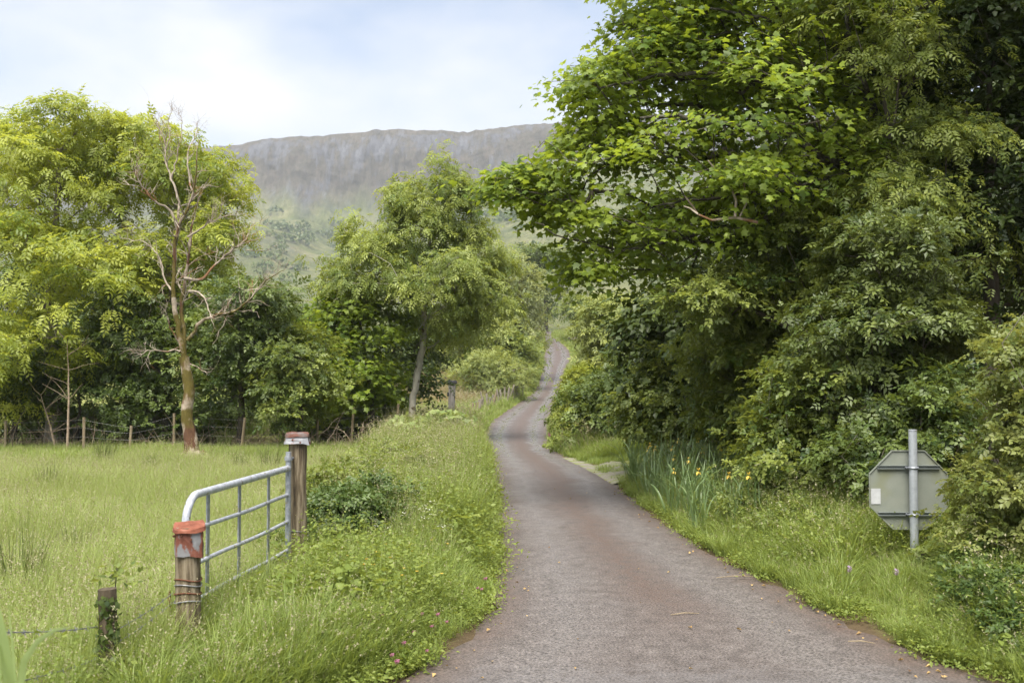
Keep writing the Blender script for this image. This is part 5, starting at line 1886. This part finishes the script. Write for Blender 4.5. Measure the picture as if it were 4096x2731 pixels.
scatter('reddish_grass', 'reddish seeding grass in the meadow beside the leaning ash trunk', 'grass', 'red', xy, .9, 1.5, 34)

# rush clumps in the field
xy = sample(420, 0, 6, 21.3, 29.5, lambda x, y: (x > roadR(y)) & (x < roadR(y) + 3.2) & ((y > 26.5) | (lumps(x, y, 2.0, 1) > .62)), 41)
scatter('pull_in_grass', 'short grass growing through the gravel pull-in on the right', 'grass', 'low', xy, .9, 1.6, 42)
rush_meshes = [tuft(130, .16, .55, .95, .009, .42, 300 + s, 3, .10, .02, stiff=1.6, mats=('rush', 'straw')) for s in range(3)]
for k, (px, py, s_, lb) in enumerate([
        (18, 612, 1.1, 'big dark rush clump at the left edge below the field'),
        (48, 500, .9, 'rush clump in the middle of the field near the left edge'),
        (105, 470, 1.2, 'broad rush clump left of the dead tree at the shaded field edge'),
        (270, 478, 1.1, 'rush clump between the dead tree and the tall gate post'),
        (240, 476, .8, 'smaller rush clump just right of the dead tree'),
        (75, 570, .7, 'low rush clump behind the ivy-grown post'),
        (225, 452, 1.0, 'brownish rush clump beside the field fence right of the dead tree'),
        (150, 478, .7, 'small rush clump before the dead tree roots')]):
    x, y = solve_ground(px, py)
    b = np.array([x, y, float(h(x, y))])
    t = thing('rush_clump', lb, 'plant', b)
    o = link('blades', rush_meshes[k % 3], t)
    o.scale = (s_, s_, s_)
    o.rotation_euler = (0, 0, k)
    o['kind'] = 'stuff'

# ferns
fm = []
for s_ in range(2):
    v, t = fern_mesh(400 + s_)
    fm.append(np_mesh('fronds', v, t, {'rnd': np.clip(np.random.default_rng(s_).normal(.5, .2, len(v)), 0, 1)}, mats=[M['fern']]))
for k, (px, Yd, s_, lb) in enumerate([
        (262, 8.9, .95, 'fern growing under the middle of the gate'),
        (205, 7.3, .8, 'fern at the foot of the short rusty-capped post'),
        (230, 7.6, .8, 'fern in front of the gate just right of the rusty-capped post'),
        (285, 9.9, .8, 'fern at the hinge end of the gate'),
        (965, 10.6, .9, 'fern right of the sign pole below the hawthorn'),
        (985, 9.6, .9, 'fern lower right of the sign below the pale hawthorn'),
        (705, 14.6, .7, 'fern among the irises')]):
    b = gp(px, Yd)
    t = thing('fern', lb, 'fern', b)
    o = link('fronds', fm[k % 2], t)
    o.scale = (s_, s_, s_)
    o.rotation_euler = (0, 0, k * 1.3)
    o['kind'] = 'stuff'

# flowers one can count
def flower(name, label, cat, group, b, hgt, mesh_, stem_mat='weed', s_=1.0):
    t = thing(name, label, cat, b, group)
    mb = MB()
    mb.tube([b, b + np.array([.01, 0, hgt * .5]), b + np.array([.015, .0, hgt])], [.004, .0035, .003], 4, cap=False)
    mb.build('stem', M[stem_mat], t)
    o = link('flower_head', mesh_, t, (.015, 0, hgt))
    o.scale = (s_, s_, s_)
    return t
def cup_mesh(mat, n, size, tilt, name='flower_head'):
    lv, lt = t_leaf(.95, .25)
    v, t = merge([(xf(lv, (0, 0, 0), k * 6.283 / n, size, tilt), lt) for k in range(n)])
    return np_mesh(name, v, t, {'rnd': np.full(len(v), .6)}, mats=[M[mat]])
def ball_mesh(mat, size, n=26, tall=1.0, seed=0):
    r = np.random.default_rng(seed)
    d = unit(r.normal(size=(n, 3)))
    v, t, rn = place([t_leaf(.6, .1)], d * [.30 * size, .30 * size, .30 * size * tall], unit(np.cross(d, r.normal(size=(n, 3))) + d * .3), d, np.full(n, size * .42), r)
    return np_mesh('flower_head', v, t, {'rnd': rn}, mats=[M[mat]])
butter = cup_mesh('yellow_petal', 5, .017, -.45)
clov = ball_mesh('purple_petal', .036)
orch = ball_mesh('lilac_petal', .042, 40, 2.2, 3)
fr = np.random.default_rng(8)
for px, py in [(352, 588), (365, 590), (374, 592), (340, 575), (395, 585), (402, 600), (410, 575), (388, 598), (420, 590), (362, 605), (345, 600), (330, 590), (378, 580), (440, 600), (415, 608), (400, 615), (430, 560), (450, 545), (384, 570), (356, 574), (371, 612), (446, 575)]:
    x, y = solve_ground(px, py + 22)
    b = np.array([x, y, float(h(x, y))])
    flower('buttercup', 'yellow buttercup in the grass of the left verge', 'flower', 'buttercups on the left verge', b, fr.uniform(.32, .46), butter, s_=fr.uniform(.9, 1.5))
for px, py in [(388, 620), (420, 640), (430, 645), (412, 652), (436, 634), (402, 660), (390, 668), (445, 640), (425, 660), (380, 645), (476, 602), (480, 608), (484, 588), (428, 540), (440, 548), (434, 553), (442, 570), (395, 676)]:
    x, y = solve_ground(px, py + 10)
    b = np.array([x, y, float(h(x, y))])
    flower('red_clover', 'pink clover head near the left edge of the lane', 'flower', 'pink clover on the left verge', b, fr.uniform(.16, .30), clov, s_=fr.uniform(.7, 1.1))
for px, py, lb in [(848, 568, 'lilac orchid spike left of the sign pole'), (895, 571, 'lilac orchid spike just in front of the sign pole'), (361, 556, 'pale lilac orchid spike on the left verge beside the bramble bush')]:
    Yd = 9.4 if px > 512 else 10.6
    p_ = W(px, py, Yd)
    b = np.array([p_[0], Yd, float(h(p_[0], Yd))])
    flower('orchid', lb, 'flower', None, b, max(.15, p_[2] - b[2]), orch)
for px, py, lb in [(549, 437, 'pink foxglove spike at the inside of the bend'), (438, 431, 'pink foxglove spike beside the pale sapling thicket')]:
    Yd = 31 if px > 512 else 30
    p_ = W(px, py, Yd)
    b = np.array([p_[0], Yd, float(h(p_[0], Yd))])
    flower('foxglove', lb, 'flower', None, b, max(.3, p_[2] - b[2] + .1), ball_mesh('purple_petal', .09, 40, 2.4, 5))

# litter on the lane
r = np.random.default_rng(21)
n = 190
yy = 6.5 + 26 * r.random(n) ** 1.9
uu = r.random(n)
side = r.random(n)
uu = np.where(side < .42, .97 - .10 * r.random(n) ** 2, np.where(side < .70, .03 + .10 * r.random(n) ** 2, uu))
xx = roadL(yy) + (roadR(yy) - roadL(yy)) * uu
zz = zr(yy) + .035 * (1 - (2 * uu - 1) ** 2) + .004
pos = np.stack([xx, yy, zz], 1)
V, T, rn = place([t_leaf(.7, .35)], pos, unit(np.stack([r.normal(size=n), r.normal(size=n), r.normal(size=n) * .12], 1)), unit(r.normal(size=(n, 3)) * .3 + [0, 0, 1]), r.uniform(.022, .055, n), r)
o = link('fallen_leaves', np_mesh('fallen_leaves', V, T, {'rnd': rn}, mats=[M['litter']]))
tag(o, 'small yellow and brown leaves lying on the lane', 'leaf litter', kind='stuff')
for px, py, ln, a, lb in [(735, 580, .42, .1, 'pale dry stalk lying near the right edge of the lane'), (685, 618, .28, .15, 'short pale stalk lying in the middle of the lane foreground'), (862, 646, .22, -.4, 'short pale stalk at the lower right edge of the lane'), (400, 662, .34, .1, 'thin brown twig at the lower left edge of the lane')]:
    x, y = solve_ground(px, py)
    z = float(zr(y)) + .03
    t = MB()
    d = np.array([math.cos(a), math.sin(a), 0])
    c = np.array([x, y, z])
    t.tube([c - d * ln / 2, c + np.array([0, .01, .012]), c + d * ln / 2 + np.array([0, .02, 0])], [.004, .006, .003], 5)
    t.add([c + d * ln * .1, c + d * ln * .22 + np.array([.02, .05, .004]), c + d * ln * .1 + np.array([0.01, 0, .006])], [(0, 1, 2)])
    o = t.build('dry_stalk', M['stake'] if 'pale' in lb else M['twig'])
    tag(o, lb, 'stalk')
# stone at the lower right edge
x, y = solve_ground(952, 652)
bm = bmesh.new()
bmesh.ops.create_icosphere(bm, subdivisions=3, radius=.11)
for v in bm.verts:
    v.co = v.co * (1 + .25 * mnoise.noise(v.co * 9)) * 1.0
    v.co.z *= .5
me = bpy.data.meshes.new('stone')
bm.to_mesh(me)
bm.free()
me.materials.append(M['stone'])
me.polygons.foreach_set('use_smooth', np.ones(len(me.polygons), bool))
o = link('stone', me, None, (x + .1, y, float(h(x + .1, y)) + .03))
tag(o, 'pale rounded stone in the grass at the lower right edge of the lane', 'stone')

# dead broken bough in the sycamore
syc = [o for o in bpy.data.objects if o.name.startswith('sycamore_tree') and 'boughs' in o.get('label', '')][0]
mb = MB()
Yd = 15.0
for pts, r0 in (([(758, 222), (735, 217), (712, 220), (698, 214), (692, 205), (685, 196)], .026), ([(735, 217), (736, 200), (728, 180), (716, 170), (708, 160)], .022), ([(698, 214), (690, 208), (684, 206)], .015), ([(740, 216), (748, 200), (744, 185), (748, 165)], .014)):
    P = [W(x, y, Yd + .1 * i) for i, (x, y) in enumerate(pts)]
    mb.tube(P, [r0 * (1 - .12 * i) for i in range(len(P))], 7, jit=.1)
mb.build('dead_bough', M['dead_twig'], syc)
for pts, r0, y0 in (([(905, 195), (860, 172), (824, 158), (795, 134), (755, 129), (718, 122), (678, 116), (640, 118)], .085, 15.6),
                    ([(905, 190), (860, 178), (818, 181), (766, 193), (725, 196), (685, 200), (655, 206)], .050, 15.8),
                    ([(880, 215), (800, 215), (720, 228), (650, 246), (624, 251), (593, 245), (556, 234), (535, 222)], .034, 16.6),
                    ([(800, 212), (700, 214), (640, 224), (591, 220), (568, 209), (545, 196), (515, 188)], .032, 16.8),
                    ([(905, 140), (878, 114), (862, 84), (850, 50), (845, 10)], .06, 14.9),
                    ([(892, 110), (820, 95), (760, 78), (700, 72), (650, 78), (600, 88)], .065, 15.9),
                    ([(885, 60), (820, 40), (760, 18), (710, 8)], .055, 15.8)):
    n_ = len(pts)
    P = [W(x, y, 17.2 + (y0 - 17.2) * min(1, i / 2.0) + random.uniform(-.1, .1)) for i, (x, y) in enumerate(pts)]
    Q = []
    for i in range(n_ - 1):
        for t_ in (0, .33, .66):
            Q.append(P[i] + (P[i + 1] - P[i]) * t_ + np.array([random.uniform(-.03, .03), random.uniform(-.03, .03), random.uniform(-.03, .03)]))
    Q.append(P[-1])
    m2 = MB()
    m2.tube(Q, [r0 * (1 - .78 * i / len(Q)) for i in range(len(Q))], 8, jit=.10)
    for i in range(3, len(Q) - 1, 2):
        d_ = unit(np.array([random.uniform(-1, .2), random.uniform(-.6, .6), random.uniform(-.5, .8)]))
        L_ = random.uniform(.3, .8)
        m2.tube([Q[i], Q[i] + d_ * L_ * .5 + np.array([0, 0, .05]), Q[i] + d_ * L_], [r0 * .3, r0 * .2, .005], 4, cap=False)
    m2.build('bough', M['lichen'], syc)

# scrub on the hillside
r = np.random.default_rng(90)
P, S = [], []
for (px, py, n, sx, sy) in [(275, 250, 26, 14, 16), (325, 255, 22, 12, 12), (290, 232, 20, 26, 6), (250, 262, 12, 10, 14), (345, 240, 16, 16, 8), (480, 225, 26, 22, 8), (505, 218, 18, 14, 6), (285, 300, 5, 20, 3), (530, 250, 14, 14, 6), (395, 215, 20, 30, 5), (300, 280, 6, 24, 6), (230, 290, 12, 20, 20)]:
    for k in range(int(n * .42)):
        x_, y_ = px + r.normal() * sx, py + r.normal() * sy
        a = W(x_, y_, 1.0)
        i_ = np.argmin(np.abs(HV[:, 20, 0] - a[0] * 700))
        # march along the ray over the hill grid
        best = None
        for j in range(4, 75):
            yv = HV[0, j, 1]
            xi = np.argmin(np.abs(HV[:, j, 0] - a[0] * yv))
            q = HV[xi, j]
            if EYE + (a[2] - EYE) * q[1] <= q[2]:
                best = q
                break
        if best is not None:
            P.append(best)
            S.append(r.uniform(5, 11) * best[1] / 1000)
P, S = np.array(P), np.array(S)
m_ = 46
d = unit(r.normal(size=(len(P) * m_, 3)))
d[:, 2] = np.abs(d[:, 2]) * .8
pos = np.repeat(P, m_, 0) + d * (np.repeat(S, m_) * r.uniform(.6, 1.0, len(P) * m_))[:, None]
V, T, rn = place([t_leaf(.9, .2)], pos, unit(d + r.normal(size=d.shape) * .8), d, np.repeat(S, m_) * .42, r)
o = link('hillside_scrub', np_mesh('hillside_scrub', V, T, {'rnd': rn}, mats=[M['dark']]))
tag(o, 'dark scrub and small woods scattered over the far hillside', 'scrub', kind='stuff')

# air
def haze():
    x0, x1, y0, y1, z0, z1 = -5200, 5200, -80, 6200, -8, 420
    mb = MB()
    mb.box(((x0 + x1) / 2, (y0 + y1) / 2, (z0 + z1) / 2), (x1 - x0, y1 - y0, z1 - z0))
    m = bpy.data.materials.new('haze')
    n, l = nodes(m)
    out = n.new('ShaderNodeOutputMaterial')
    v = n.new('ShaderNodeVolumePrincipled')
    v.inputs['Density'].default_value = HAZE
    v.inputs['Color'].default_value = (.82, .88, .98, 1)
    v.inputs['Anisotropy'].default_value = .2
    l.new(v.outputs[0], out.inputs['Volume'])
    o = mb.build('haze', m, smooth=False)
    o['kind'] = 'stuff'
HAZE = .00021
haze()
print('tris', N_TRI[0])
